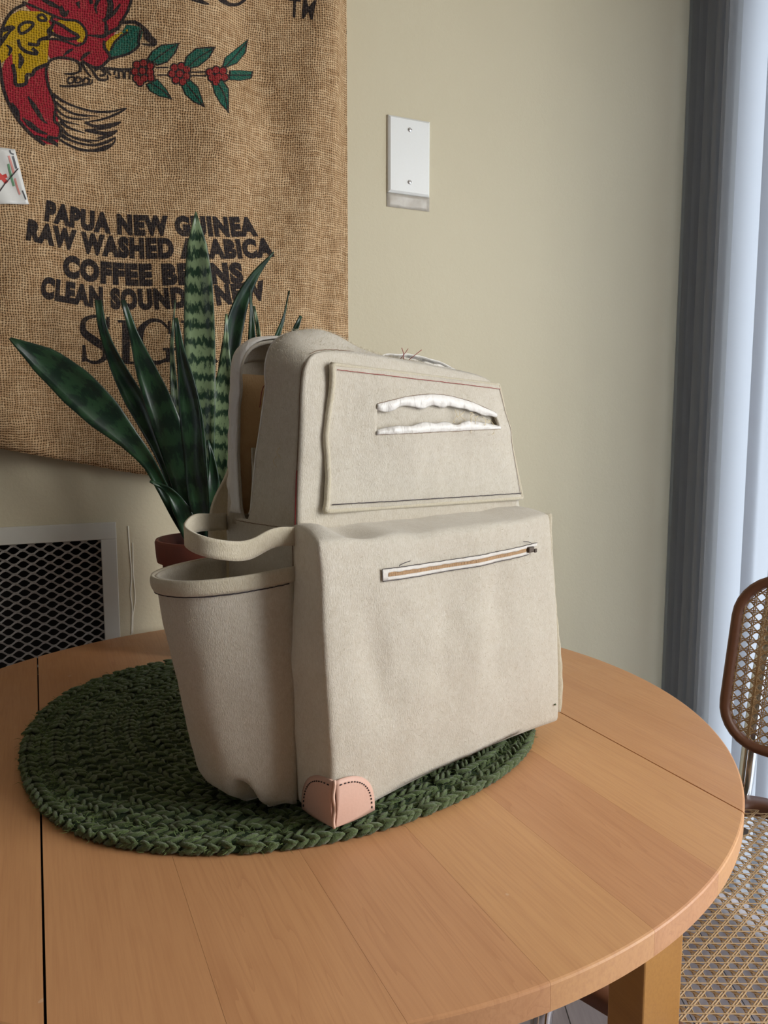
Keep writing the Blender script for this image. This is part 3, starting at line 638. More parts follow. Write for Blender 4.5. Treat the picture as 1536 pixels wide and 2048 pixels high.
while q > 0.05:
    a = random.uniform(0, 0.1)
    R0 = lambda a: Vector((mat_r(a) * q * math.cos(a), mat_r(a) * q * math.sin(a), 0))
    per = 2 * PI * 0.262 * q; cnt = max(6, int(per / 0.0095))
    for k in range(cnt):
        a = 2 * PI * (k + random.uniform(-.3, .3)) / cnt; p = R0(a); t = (R0(a + 0.01) - p).normalized(); o_ = Vector((t.y, -t.x, 0))
        z = MH * (0.72 if row % 2 == 0 else 0.5) + random.uniform(-.0008, .0012)
        tilt = 0.62 + random.uniform(-.3, .3); lo_ = random.uniform(0.75, 1.15); z += random.uniform(-.0012, .0008)
        up = Vector((0, 0, 1))
        blob(p + o_ * 0.0034 + Vector((0, 0, z)), t + o_ * tilt + Vector((0, 0, 0.12)), up, 0.0082 * lo_, 0.0024 * lo_, 0.0027)
        blob(p - o_ * 0.0034 + Vector((0, 0, z)), t - o_ * tilt + Vector((0, 0, 0.12)), up, 0.0082 * lo_, 0.0024 * lo_, 0.0027)
        if row == 0:
            blob(p + o_ * 0.0045 + Vector((0, 0, MH * 0.32)), t + Vector((0, 0, 0.5)), o_, 0.0080, 0.0034, 0.0030)
    q -= 0.0115 / 0.262; row += 1
for _ in range(15000):
    a = random.uniform(0, 2 * PI); rr = math.sqrt(random.random()) if random.random() < 0.6 else random.uniform(0.9, 1.0)
    p = Vector((mat_r(a) * rr * math.cos(a), mat_r(a) * rr * math.sin(a), MH * random.uniform(0.5, 0.95) if rr < 0.97 else MH * random.uniform(0.1, 0.9)))
    out = Vector((math.cos(a), math.sin(a), 0)) * (0.9 if rr > 0.93 else 0.0)
    d = (Vector((random.gauss(0, 1), random.gauss(0, 1), abs(random.gauss(0.3, 0.5)))) + out).normalized(); L = random.uniform(0.003, 0.009)
    c = d.cross(Vector((random.gauss(0, 1), random.gauss(0, 1), random.gauss(0, 1)))).normalized(); s = c * 0.00018
    m_ = p + d * L * .5 + c * L * 0.12; e = p + d * L + Vector((0, 0, -0.12 * L)); e.z = max(e.z, 0.0005); m_.z = max(m_.z, 0.0005)
    bfz.add([p - s, p + s, m_ + s, m_ - s, e], [(0, 1, 2, 3), (3, 2, 4)])
_bo = meet(670, 1650, Vector((0, 0, 0.752)), Vector((0, 0, 1))); _ba = math.radians(42.5)
def under_bag(p):
    q = Vector(p) + MC - _bo; x = q.x * math.cos(_ba) + q.y * math.sin(_ba); y = -q.x * math.sin(_ba) + q.y * math.cos(_ba); return -0.10 < x < 0.32 and -0.008 < y < 0.17
bst.V = [(x, y, min(max(z, 0.0003), 0.0106 if under_bag((x, y, z)) else 0.0118)) for x, y, z in bst.V]
bfz.V = [(x, y, min(max(z, 0.0004), 0.0106 if under_bag((x, y, z)) else 0.016)) for x, y, z in bfz.V]
bst.build('stitches', 'yarn', mt, kind='stuff'); bfz.build('fuzz', 'yarn_fibre', mt, kind='stuff')

# ================================================================= POTTED PLANT
PLY = 1.10
pp0 = at_depth(418, 1300, PLY)
pl_ = empty('potted_snake_plant', (pp0.x, PLY, ZT), 0, 'tall banded snake plant in a terracotta pot behind the bag', 'plant')
prof_p = [(0.0, 0.0), (0.046, 0.0), (0.048, 0.003), (0.062, 0.132), (0.069, 0.134), (0.070, 0.140), (0.0715, 0.162), (0.070, 0.1655), (0.0665, 0.1655), (0.064, 0.160), (0.060, 0.130), (0.0, 0.130)]
V = []; NS = 48
for r, z in prof_p: V += [(r * math.cos(a), r * math.sin(a), z) for a in np.linspace(0, 2 * PI, NS, endpoint=False)]
F = [(i * NS + k, i * NS + (k + 1) % NS, (i + 1) * NS + (k + 1) % NS, (i + 1) * NS + k) for i in range(len(prof_p) - 1) for k in range(NS)]
pot = mesh('pot', V, F, 'terracotta', pl_)
md = pot.modifiers.new('edges', 'EDGE_SPLIT'); md.split_angle = math.radians(50)
MB().grid(lambda u, v: (0.0615 * v * math.cos(2 * PI * u), 0.0615 * v * math.sin(2 * PI * u), 0.146 + 0.006 * fbm((math.cos(2 * PI * u) * v, math.sin(2 * PI * u) * v, 0), 5)), 32, 8).build('soil', 'soil', pl_)
def leaf(pts, widths, mat, yaw=0.0, vfold=0.25, twist=0.0, ts=None):
    """pts: (u, v, depth) along the midrib from soil to tip; widths in metres along the leaf"""
    base = Vector((pp0.x, PLY, ZT)); P = [at_depth(u, v, y) - base for u, v, y in pts]
    n = 34; Q = spline(P, n); V = []; UV = []; m = 6; L = 0
    for i, q in enumerate(Q):
        t = i / n; a = Q[max(0, i - 1)]; c = Q[min(n, i + 1)]; T = (c - a).normalized()
        an = yaw + twist * t; face = Vector((math.sin(an), -math.cos(an), 0.0))
        sd = T.cross(face); sd = sd.normalized() if sd.length > 1e-4 else Vector((1, 0, 0)); nn = sd.cross(T).normalized()
        w = float(np.interp(t, np.linspace(0, 1, len(widths)), widths)) * 0.5
        if i: L += (q - Q[i - 1]).length
        for k in range(m + 1):
            x = 2 * k / m - 1; wav = 0.002 * math.sin(t * 16 + x * 2) * abs(x)
            V.append(q + sd * (w * x) + nn * (-(1 - x * x) * w * vfold + wav)); UV.append((k / m, L))
    F = [(i * (m + 1) + k, i * (m + 1) + k + 1, (i + 1) * (m + 1) + k + 1, (i + 1) * (m + 1) + k) for i in range(n) for k in range(m)]
    return mesh('leaf', V, F, mat, pl_, uvs=UV, solid=0.0018)
D_ = 'leaf_dark'; G_ = 'leaf_striped'
leaf([(398, 1105, 1.10), (362, 1050, 1.09), (322, 970, 1.07), (285, 910, 1.05), (205, 825, 1.03), (110, 738, 1.01), (20, 676, 0.99)], [0.012, 0.013, 0.015, 0.017, 0.028, 0.046, 0.050, 0.038, 0.003], D_, 0.25, 0.3)
leaf([(412, 1105, 1.10), (405, 950, 1.095), (402, 800, 1.09), (398, 620, 1.09), (392, 424, 1.085)], [0.022, 0.026, 0.030, 0.034, 0.037, 0.040, 0.041, 0.042, 0.041, 0.038, 0.027, 0.001], G_, 0.05, 0.22)
leaf([(402, 1105, 1.09), (370, 970, 1.08), (330, 840, 1.07), (283, 715, 1.06), (246, 600, 1.05)], [0.02, 0.027, 0.034, 0.038, 0.040, 0.036, 0.026, 0.012, 0.006], D_, 0.2, 0.25)
leaf([(395, 1105, 1.12), (345, 960, 1.13), (290, 840, 1.14), (233, 730, 1.13), (206, 660, 1.12), (196, 600, 1.115)], [0.014, 0.018, 0.02, 0.022, 0.026, 0.03, 0.024, 0.014, 0.008], D_, -0.1, 0.35)
leaf([(410, 1105, 1.08), (392, 940, 1.06), (378, 800, 1.05), (360, 700, 1.05), (352, 636, 1.05)], [0.018, 0.024, 0.03, 0.034, 0.034, 0.03, 0.024, 0.012, 0.004], D_, -0.15, 0.3)
leaf([(402, 1105, 1.13), (372, 960, 1.13), (352, 820, 1.13), (344, 700, 1.13), (350, 600, 1.13)], [0.014, 0.018, 0.022, 0.022, 0.018, 0.012, 0.006, 0.003, 0.001], G_, 0.5, 0.3)
leaf([(424, 1105, 1.11), (432, 960, 1.105), (440, 840, 1.10), (450, 730, 1.10), (453, 628, 1.10)], [0.018, 0.022, 0.027, 0.033, 0.036, 0.034, 0.028, 0.018, 0.008, 0.002], G_, 0.1, 0.25)
leaf([(428, 1105, 1.13), (440, 900, 1.14), (458, 720, 1.15), (478, 620, 1.15), (508, 555, 1.15), (548, 504, 1.15)], [0.014, 0.018, 0.022, 0.027, 0.03, 0.03, 0.026, 0.016, 0.002], D_, 0.3, 0.4, 0.5)
leaf([(432, 1105, 1.12), (470, 900, 1.13), (500, 740, 1.14), (504, 660, 1.14), (500, 572, 1.14)], [0.012, 0.016, 0.018, 0.019, 0.016, 0.010, 0.001], D_, 0.5, 0.3)
leaf([(434, 1105, 1.14), (480, 900, 1.15), (515, 750, 1.15), (518, 680, 1.15), (508, 612, 1.15)], [0.012, 0.015, 0.016, 0.016, 0.014, 0.008, 0.001], G_, -0.4, 0.3)
leaf([(436, 1105, 1.12), (500, 850, 1.12), (545, 700, 1.12), (566, 640, 1.12), (578, 582, 1.12)], [0.012, 0.014, 0.014, 0.014, 0.012, 0.007, 0.001], D_, 0.7, 0.3)
leaf([(440, 1105, 1.13), (500, 880, 1.14), (560, 730, 1.15), (586, 670, 1.15), (602, 632, 1.15)], [0.012, 0.016, 0.02, 0.022, 0.022, 0.018, 0.003], D_, -0.2, 0.3)
leaf([(420, 1105, 1.08), (426, 990, 1.07), (424, 920, 1.07), (416, 880, 1.07)], [0.014, 0.02, 0.022, 0.012, 0.001], D_, 0.2, 0.3)
leaf([(392, 1105, 1.08), (372, 1040, 1.07), (340, 985, 1.06), (300, 962, 1.05)], [0.016, 0.024, 0.024, 0.012, 0.002], D_, 0.2, 0.3)

# ================================================================= CANE CHAIR
CH = math.atan2(-0.717, 0.697)
ch = empty('cane_chair', (0.76, 1.095, 0), CH, 'brown cane chair with tubular steel frame standing beside the window blind', 'chair')
def rr_inside(x, y, hx, hy, r):
    dx, dy = abs(x) - (hx - r), abs(y) - (hy - r)
    if dx <= 0 or dy <= 0: return abs(x) <= hx and abs(y) <= hy
    return dx * dx + dy * dy <= r * r
def rr_path(hx, hy, r, n=8):
    P = []
    for cx, cy, a0 in ((hx - r, hy - r, 0), (-hx + r, hy - r, PI / 2), (-hx + r, -hy + r, PI), (hx - r, -hy + r, 1.5 * PI)):
        P += [(cx + r * math.cos(a0 + PI / 2 * k / n), cy + r * math.sin(a0 + PI / 2 * k / n)) for k in range(n + 1)]
    return P
def frame_mesh(hx, hy, r, w, t, fn):
    """rounded-rectangle wooden frame, fn maps (x, y, h) to chair space"""
    rings = []
    for d, h in ((0, -t * .3), (0, t * .25), (0.004, t * .5), (w - 0.006, t * .5), (w, t * .3), (w, -t * .5), (0.005, -t * .5)):
        rings.append([fn(x, y, h) for x, y in rr_path(hx - d, hy - d, max(0.012, r - d))])
    m = len(rings[0]); V = [p for q in rings for p in q]; k_ = len(rings)
    return V, [(i * m + k, i * m + (k + 1) % m, ((i + 1) % k_) * m + (k + 1) % m, ((i + 1) % k_) * m + k) for i in range(k_) for k in range(m)]
def cane(hx, hy, r, fn, pitch=0.0160):
    b = MB()
    def line(p0, d, wd, h):
        ts = [k * 0.002 for k in range(-500, 501)]; ins = [t for t in ts if rr_inside(p0[0] + d[0] * t, p0[1] + d[1] * t, hx, hy, r)]
        if len(ins) < 4: return
        t0, t1 = ins[0], ins[-1]; nx, ny = -d[1], d[0]; K = max(2, int((t1 - t0) / 0.02)); V = []
        for k in range(K + 1):
            t = t0 + (t1 - t0) * k / K; x, y = p0[0] + d[0] * t, p0[1] + d[1] * t
            for s, hh in ((-1, h), (0, h + 0.0007), (1, h), (0, h - 0.0006)): V.append(fn(x + nx * wd * s, y + ny * wd * s, hh))
        b.add(V, [(k * 4 + j, k * 4 + (j + 1) % 4, k * 4 + 4 + (j + 1) % 4, k * 4 + 4 + j) for k in range(K) for j in range(4)])
    nx_ = int(2 * hx / pitch) + 1; ny_ = int(2 * hy / pitch) + 1
    for k in range(-nx_, nx_ + 1):
        for o in (-0.0014, 0.0014): line((k * pitch + o, 0), (0, 1), 0.0010, 0.0002 + (0.0005 if o > 0 else 0)); line((0, k * pitch + o), (1, 0), 0.0010, -0.0003 - (0.0005 if o > 0 else 0))
    s2 = math.sqrt(.5)
    for k in range(-2 * nx_, 2 * nx_ + 1): line(((k + .5) * pitch, 0), (s2, s2), 0.0011, 0.0013); line(((k + .5) * pitch, 0), (-s2, s2), 0.0011, -0.0015)
    return b
SEATZ = 0.447
seatfn = lambda x, y, h: (x, y - 0.302, SEATZ + h - 0.006)
V, F = frame_mesh(0.23, 0.302, 0.07, 0.034, 0.022, seatfn); mesh('seat_frame', V, F, 'chair_wood', ch)
cane(0.199, 0.271, 0.045, seatfn).build('seat_cane', 'cane', ch, smooth=False)
LEAN = math.radians(13)
def backfn(x, y, h):                            # x across, y up the back, h towards the sitter
    zc = 0.685; cur = 0.018 * (x / 0.24) ** 2
    yy = -0.015 + y * math.sin(LEAN) - (h + cur) * math.cos(LEAN); return (x, yy, zc + y * math.cos(LEAN) + h * math.sin(LEAN))
V, F = frame_mesh(0.24, 0.145, 0.075, 0.015, 0.017, backfn); mesh('backrest_frame', V, F, 'chair_wood', ch)
cane(0.2275, 0.1325, 0.064, backfn).build('backrest_cane', 'cane', ch, smooth=False)
half = [(0.205, 0.075, 0.79), (0.208, 0.048, 0.70), (0.21, 0.024, 0.60), (0.21, 0.008, 0.52), (0.21, -0.006, 0.455), (0.21, -0.03, 0.428), (0.21, -0.08, 0.42), (0.21, -0.30, 0.42), (0.21, -0.53, 0.42), (0.21, -0.58, 0.41), (0.21, -0.60, 0.37), (0.21, -0.60, 0.20), (0.21, -0.60, 0.06), (0.21, -0.58, 0.018), (0.21, -0.53, 0.0125), (0.21, -0.20, 0.0125), (0.21, -0.03, 0.0125), (0.19, 0.0, 0.0125), (0.15, 0.01, 0.0125), (0.0, 0.01, 0.0125)]
path = half + [(-x, y, z) for x, y, z in half[:-1][::-1]]
MB().tube(spline(path, 220), 0.0125, 14).build('steel_tube', 'chrome', ch)

# ================================================================= THE FELT BAG
BA = math.radians(42.5)
BX = Vector((math.cos(BA), math.sin(BA), 0)); BY = Vector((-math.sin(BA), math.cos(BA), 0))
B0 = meet(670, 1650, Vector((0, 0, 0.752)), Vector((0, 0, 1)))
bag = empty('felt_backpack', B0, BA, 'cream felt backpack with side pocket and pink leather corner standing on the mat', 'backpack')
def bY(u, v, Y):
    p = meet(u, v, B0 + BY * Y, BY) - B0; return Vector((p.dot(BX), Y, p.z))
def bX(u, v, X):
    p = meet(u, v, B0 + BX * X, BX) - B0; return Vector((X, p.dot(BY), p.z))
FRONT = 0.05; BACK = 0.152
def wrinkle(p, k=1.0): return k * (0.0062 * fbm(p, 12, 2.2) + 0.0016 * fbm(p, 38, 5.0) + 0.0005 * fbm(p, 110, 8.0))

def softbox(c, n, smooth, disp):
    """box with 8 corner points c[(ix,iy,iz)], rounded by relaxing the edges, displaced by disp(p, uvw)"""
    nx, ny, nz = n; idx = {}; V = []; UVW = []; F = []
    def vid(i, j, k):
        if (i, j, k) not in idx:
            u, v, w = i / nx, j / ny, k / nz; p = Vector()
            for a in (0, 1):
                for b_ in (0, 1):
                    for d in (0, 1): p += Vector(c[(a, b_, d)]) * ((u if a else 1 - u) * (v if b_ else 1 - v) * (w if d else 1 - w))
            idx[(i, j, k)] = len(V); V.append(p); UVW.append((u, v, w))
        return idx[(i, j, k)]
    for j in (0, ny):
        for i in range(nx):
            for k in range(nz):
                f = (vid(i, j, k), vid(i + 1, j, k), vid(i + 1, j, k + 1), vid(i, j, k + 1)); F.append(f if j == 0 else f[::-1])
    for i in (0, nx):
        for j in range(ny):
            for k in range(nz):
                f = (vid(i, j, k), vid(i, j, k + 1), vid(i, j + 1, k + 1), vid(i, j + 1, k)); F.append(f if i == 0 else f[::-1])
    for k in (0, nz):
        for i in range(nx):
            for j in range(ny):
                f = (vid(i, j, k), vid(i, j + 1, k), vid(i + 1, j + 1, k), vid(i + 1, j, k)); F.append(f if k == 0 else f[::-1])
    nb = [set() for _ in V]
    for f in F:
        for a, b_ in zip(f, f[1:] + f[:1]): nb[a].add(b_); nb[b_].add(a)
    for _ in range(smooth): V = [p * 0.4 + sum((V[q] for q in nb[i]), Vector()) * (0.6 / len(nb[i])) for i, p in enumerate(V)]
    V = [p + disp(p, w) for p, w in zip(V, UVW)]
    return V, F

# front pocket: a soft box standing on the mat
c8 = {(0, 0, 0): (0.001, 0.0, 0.001), (1, 0, 0): (0.303, 0.0, 0.004), (0, 0, 1): (-0.013, -0.001, 0.229), (1, 0, 1): (0.281, 0.002, 0.226),
      (0, 1, 0): (0.0, FRONT, 0.001), (1, 1, 0): (0.300, FRONT, 0.004), (0, 1, 1): (-0.001, FRONT + .002, 0.235), (1, 1, 1): (0.289, FRONT + .002, 0.232)}
def pocket_disp(p, w):
    u, v, t = w; d = Vector()
    ef = math.sin(PI * min(1, max(0, u))) ** 0.6 * math.sin(PI * min(1, max(0, t))) ** 0.6
    if v < 0.02:
        y = -0.006 * ef + wrinkle(p, 1.0) * (0.35 + 0.65 * ef)
        y += 0.0045 * math.exp(-((p.x - 0.035 - 0.25 * (0.15 - p.z)) / 0.016) ** 2 - ((p.z - 0.12) / 0.055) ** 2)       # slanting dent by the left edge
        y += 0.0040 * math.exp(-((p.x - 0.125) / 0.022) ** 2 - ((p.z - 0.135) / 0.05) ** 2)
        y += 0.0035 * math.exp(-((p.x - 0.20) / 0.02) ** 2 - ((p.z - 0.15) / 0.05) ** 2)
        y -= 0.0030 * math.exp(-((p.x - 0.165) / 0.02) ** 2 - ((p.z - 0.12) / 0.06) ** 2)
        d.y += y
    if u < 0.02: d.x += -0.003 * math.sin(PI * t) + wrinkle(p, 0.9)
    if u > 0.98: d.x += 0.006 * math.sin(PI * t) ** 0.7 + wrinkle(p, 0.6)
    if t > 0.98:
        d.z += -0.003 * math.sin(PI * u) + 0.0022 * fbm(p, 26, 1.0) - 0.006 * math.exp(-((u - 0.14) / 0.07) ** 2) * math.sin(PI * v) + 0.005 * math.exp(-((u - 0.05) / 0.05) ** 2) * math.sin(PI * v)
    if t < 0.02: d.z += 0.006 * math.sin(PI * u) * (1 - v) 
    return d
PV, PF = softbox(c8, (72, 14, 56), 2, pocket_disp)
mesh('front_pocket', PV, PF, 'felt', bag)
pbvh = BVHTree.FromPolygons([tuple(v) for v in PV], PF)
def on_pocket(x, z, lift=0.0):
    h = pbvh.ray_cast(Vector((x, -0.2, z)), Vector((0, 1, 0)))
    return (h[0] if h[0] else Vector((x, 0, z))) + Vector((0, -lift, 0))
# raw seam flange down the right edge of the pocket
rg = [(0.281, 0.226), (0.2835, 0.19), (0.288, 0.16), (0.297, 0.11), (0.305, 0.07), (0.3085, 0.035), (0.306, 0.012)]
RG = spline([(x, 0.006, z) for x, z in rg], 40)
MB().grid(lambda u, v: RG[int(round(v * 40))] + Vector(((u - 0.6) * 0.010 + 0.0006 * math.sin(v * 60), 0.004 - u * 0.007, 0)), 4, 40).build('seam_flange', 'felt_band', bag, solid=0.0028)

# upper body: perimeter of the front face
CP = spline([(0.001, 0.228), (0.003, 0.27), (0.006, 0.31), (0.008, 0.345), (0.012, 0.363), (0.024, 0.373), (0.06, 0.375), (0.12, 0.371), (0.18, 0.366), (0.225, 0.361), (0.243, 0.353), (0.252, 0.335), (0.266, 0.30), (0.291, 0.226)], 200)
def Cs(s):
    x = min(max(s, 0), 1) * 200; i = min(199, int(x)); f = x - i; return CP[i] * (1 - f) + CP[i + 1] * f
def Cn(s):
    t = (Cs(s + 0.012) - Cs(s - 0.012)).normalized(); return Vector((-t.y, t.x))
SK = [0, 0.03, 0.12, 0.20, 0.27, 0.33, 0.40, 0.45, 0.50, 0.56, 0.64, 0.70, 0.75, 1.0]
Y1 = [0.116, 0.108, 0.103, 0.095, 0.086, 0.082, 0.090, 0.0945, 0.0945, 0.080, 0.080, 0.0935, 0.0945, 0.0945]
Y2 = [0.119, 0.126, 0.133, 0.134, 0.127, 0.114, 0.102, 0.0955, 0.0955, 0.112, 0.112, 0.0965, 0.0955, 0.0955]
y1 = lambda s: float(np.interp(s, SK, Y1)); y2 = lambda s: float(np.interp(s, SK, Y2))
def puff(s):
    x = Cs(s).x; top = ss(0.22, 0.30, s) * (1 - ss(0.70, 0.78, s))
    return 0.005 + top * (0.012 * (1 - ss(0.045, 0.10, x)) + 0.002)
def gus(s, w, front):
    c = Cs(s); n_ = Cn(s); Y = FRONT + (y1(s) - FRONT) * w if front else BACK + (y2(s) - BACK) * w
    h = puff(s) * (math.sin(PI * 0.62 * w) if front else 0.8 * math.sin(PI * 0.6 * w)); h += wrinkle((c.x, Y, c.y), 0.7) * math.sin(PI * w)
    return Vector((c.x + n_.x * h, Y, c.y + n_.y * h))
GV = MB().grid(lambda u, v: gus(u, v, True), 140, 14); GV.build('gusset_front', 'felt', bag, solid=0.003, offset=-1)
MB().grid(lambda u, v: gus(u, 1 - v, False), 140, 10).build('gusset_rear', 'felt', bag, solid=0.003, offset=-1)
def up_front(u, v, off=0.0):
    """front face of the upper body, v up"""
    s_l = 0.285 * v; s_r = 1 - 0.285 * v
    A, B_ = Cs(s_l), Cs(s_r); x = A.x * (1 - u) + B_.x * u
    topz = Cs(0.285 + (0.715 - 0.285) * u).y; botz = 0.228
    z = botz + (topz - botz) * (A.y * (1 - u) + B_.y * u - botz) / (Cs(0.285).y * (1 - u) + Cs(0.715).y * u - botz)
    ef = math.sin(PI * u) ** 0.7 * math.sin(PI * v) ** 0.7
    y = FRONT - off - 0.009 * ef + wrinkle((x, 0.3, z), 0.9) * (ef ** 0.5)
    y += 0.0035 * math.exp(-((x - 0.06) / 0.02) ** 2 - ((z - 0.345) / 0.03) ** 2) 
    return Vector((x, y, z))
MB().grid(up_front, 60, 36).build('upper_front', 'felt', bag, solid=0.003, offset=1)
MB().grid(lambda u, v: Vector((0.004 + 0.285 * u, BACK + 0.006 * math.sin(PI * u) * math.sin(PI * v), 0.002 + 0.23 * v)), 30, 20).build('back_panel', 'felt', bag, solid=0.003)
def bk(u, v):
    p = up_front(u, v); return Vector((p.x, BACK + 0.006 * math.sin(PI * u), p.z))
MB().grid(bk, 30, 20).build('back_panel', 'felt', bag, solid=0.003)
for sx_ in (0, 1):
    def sp(u, v, sx_=sx_):
        x = 0.001 if sx_ == 0 else 0.290; p = (x, FRONT + (BACK - FRONT) * u, 0.002 + 0.232 * v)
        return Vector((x + (-1 if sx_ == 0 else 1) * (0.004 * math.sin(PI * u) + wrinkle(p, 0.5)), p[1], p[2]))
    MB().grid(sp, 24, 40).build('lower_side', 'felt', bag, solid=0.003)
MB().grid(lambda u, v: Vector((0.004 + 0.29 * u, 0.05 + 0.102 * v, 0.002)), 8, 6).build('base_panel', 'felt', bag, solid=0.003)
# things seen through the side opening
MB().grid(lambda u, v: Vector((0.007 + 0.006 * v + 0.235 * u, 0.1445, 0.235 + 0.125 * v)), 8, 8).build('lining', 'lining', bag, solid=0.001)
MB().grid(lambda u, v: Vector((0.012 + 0.12 * u, 0.128 + 0.002 * math.sin(u * 9), 0.235 + 0.060 * v)), 12, 4).build('inner_pocket', 'felt_band', bag, solid=0.002)

# seams: thread lines laid along the cloth
def seam(P, mat, r=0.00038, n=80, wob=0.0003):
    Q = spline(P, n); MB().tube([q + Vector((0, 0, wob * fbm(q, 300, 3))) for q in Q], r, 5).build('seam_thread', mat, bag)
seam([gus(s, 0.0, True) + Vector((-0.0006, -0.0006, 0)) for s in np.linspace(0.05, 0.27, 14)], 'thread_seam')
seam([gus(s, 0.0, True) + Vector((-0.0008, -0.0010, 0)) for s in np.linspace(0.0, 0.10, 8)], 'thread_red', 0.0006)
seam([gus(s, 0.02, True) + Vector((0, -0.0012, 0.0006)) for s in np.linspace(0.285, 0.45, 14)], 'thread_seam', 0.0003)
seam([Vector((x, FRONT - 0.0025, 0.2335 + 0.0012 * math.sin(x * 25))) for x in np.linspace(0.004, 0.286, 16)], 'thread_red', 0.0005)
MB().tube([Vector((x, FRONT - 0.001, 0.2365 + 0.0012 * math.sin(x * 25))) for x in np.linspace(0.002, 0.288, 60)], 0.0022, 8).build('seam_fold', 'felt', bag)
seam([Vector((-0.0015 - 0.004 * math.sin(PI * (y - 0.05) / 0.102), y, 0.232)) for y in np.linspace(0.052, 0.15, 10)], 'thread_seam')
seam([Vector((-0.003, FRONT - 0.002, z)) for z in (0.225, 0.18, 0.12, 0.06, 0.012)], 'thread_seam', 0.0004)

# satin facings of the opening
def facing(s0, s1, n=110):
    """satin turned out over the rear lip of the opening"""
    def f(u, v):
        s = s0 + (s1 - s0) * u; wd = 0.62 + 0.3 * fbm((u * 8, 0, 9), 1.3); p = gus(s, 1.0 - wd * v, False); n_ = Cn(s)
        return p + Vector((n_.x, 0, n_.y)) * (0.0014 + 0.0016 * math.sin(PI * v) + 0.0022 * fbm((u * 16, v * 1.5, 4), 1.4) * v) + Vector((0, -0.0015 * (1 - v), 0))
    MB().grid(f, n, 8).build('satin_facing', 'satin', bag, solid=0.0008)
facing(0.02, 0.44)
MB().tube([gus(s, 1.0, True) + Vector((0.0004, 0.0006, 0)) for s in np.linspace(0.02, 0.43, 90)], 0.0011, 6).build('satin_edge', 'satin', bag)
def topsat(u, v):
    rf = fbm((u * 8, v, 1), 1.2)
    s = 0.49 + 0.24 * u; c = Cs(s); a = math.sin(PI * u) ** 0.45
    return Vector((c.x, 0.098 + 0.003 * rf * v - 0.012 * v * v, c.y + 0.003 + (0.0125 * a + 0.0015 * rf) * v ** 0.8))
MB().grid(topsat, 60, 8).build('satin_facing', 'satin', bag, solid=0.0008)
def topsat2(u, v):
    s = 0.55 + 0.19 * u; c = Cs(s)
    return Vector((c.x, 0.084 - 0.004 * v, c.y + 0.004 + (0.006 + 0.0015 * fbm((u * 6, 0, 3), 1.5)) * math.sin(PI * v)))
MB().grid(topsat2, 50, 6).build('satin_facing', 'satin', bag, solid=0.0008)

# sewn-on patch with welt opening
def patch_pt(p, q, off=0.0045):
    """p across, q up, in the quadrilateral of the patch, laid on the upper front"""
    BLp, BRp, TLp, TRp = Vector((0.026, 0.2445)), Vector((0.289, 0.239)), Vector((0.034, 0.364)), Vector((0.2475, 0.3545))
    b2 = BLp.lerp(BRp, p).lerp(TLp.lerp(TRp, p), q); x, z = b2.x, b2.y
    x += (1 - p) * 0.002 * math.sin(q * 9)
    ef = math.sin(PI * p) ** 0.7 * math.sin(PI * q) ** 0.7
    y = FRONT - off - 0.0095 * ef - 0.002 + wrinkle((x, 0.3, z), 0.9) * ef ** 0.5 + 0.003 * math.exp(-((p - 0.12) / 0.1) ** 2 - ((q - 0.75) / 0.25) ** 2)
    y -= 0.002 * math.exp(-((q - 0.62) / 0.08) ** 2) * ss(0.2, 0.3, p)
    return Vector((x, y, z))
OP0, OP1 = 0.205, 0.90
def op_lo(p): return 0.545 + 0.085 * (p - OP0) / (OP1 - OP0)
def op_hi(p): t = (p - OP0) / (OP1 - OP0); return 0.735 + 0.115 * math.sin(PI * min(1, max(0, t * 0.96 + 0.02)))
MB().grid(patch_pt, 96, 60, keep=lambda p, q: not (OP0 < p < OP1 and op_lo(p) < q < op_hi(p))).build('front_patch', 'felt', bag, solid=0.0028)
def edge_roll(P, r, mat='felt_band'): MB().tube(P, r, 8).build('rolled_hem', mat, bag)
edge_roll([patch_pt(0.0, q, 0.0055) + Vector((0.0008 * fbm((q, 0, 0), 9), 0, 0)) for q in np.linspace(0, 1, 40)], 0.0027)
edge_roll([patch_pt(p, 0.0, 0.0045) for p in np.linspace(0, 1, 50)], 0.0022)
edge_roll([patch_pt(1.0, q, 0.0045) for q in np.linspace(0, 1, 40)], 0.0022)
edge_roll([patch_pt(p, 1.0, 0.0045) for p in np.linspace(0, 1, 50)], 0.0020)
seam([patch_pt(p, 0.045, 0.0068) for p in np.linspace(0.02, 0.99, 16)], 'thread_dark', 0.0004)
seam([patch_pt(p, 0.965, 0.0068) for p in np.linspace(0.02, 0.99, 16)], 'thread_red', 0.0003)
seam([patch_pt(0.985, q, 0.0066) for q in np.linspace(0.03, 0.97, 14)], 'thread_seam', 0.00025)
seam([patch_pt(p, op_lo(p) - 0.012, 0.0062) for p in np.linspace(OP0, OP1, 14)], 'thread_seam', 0.00025)
seam([patch_pt(p, op_hi(p) + 0.012, 0.0062) for p in np.linspace(OP0, OP1, 14)], 'thread_seam', 0.00025)
def welt(fn, sgn, h):
    def f(u, v):
        p = OP0 + (OP1 - OP0) * u; a = math.sin(PI * min(1, max(0, 0.03 + 0.94 * u))) ** 0.35
        q = fn(p) + sgn * (0.012 - h * a * v * (1 + 0.5 * fbm((u * 7, sgn, 0), 1.1)))
        return patch_pt(p, q, 0.0058) + Vector((0, -0.0012 * math.sin(PI * v) - (0.0016 * fbm((u * 14, v * .6, sgn * 3), 1.2) + 0.0007 * math.sin(u * 75 + 6 * fbm((u * 5, 0, sgn), 2))) * v + 0.0012 * v * v, 0))
    MB().grid(f, 70, 8).build('satin_welt', 'satin', bag, solid=0.0007)
welt(op_hi, 1, 0.092); welt(op_lo, -1, 0.072)
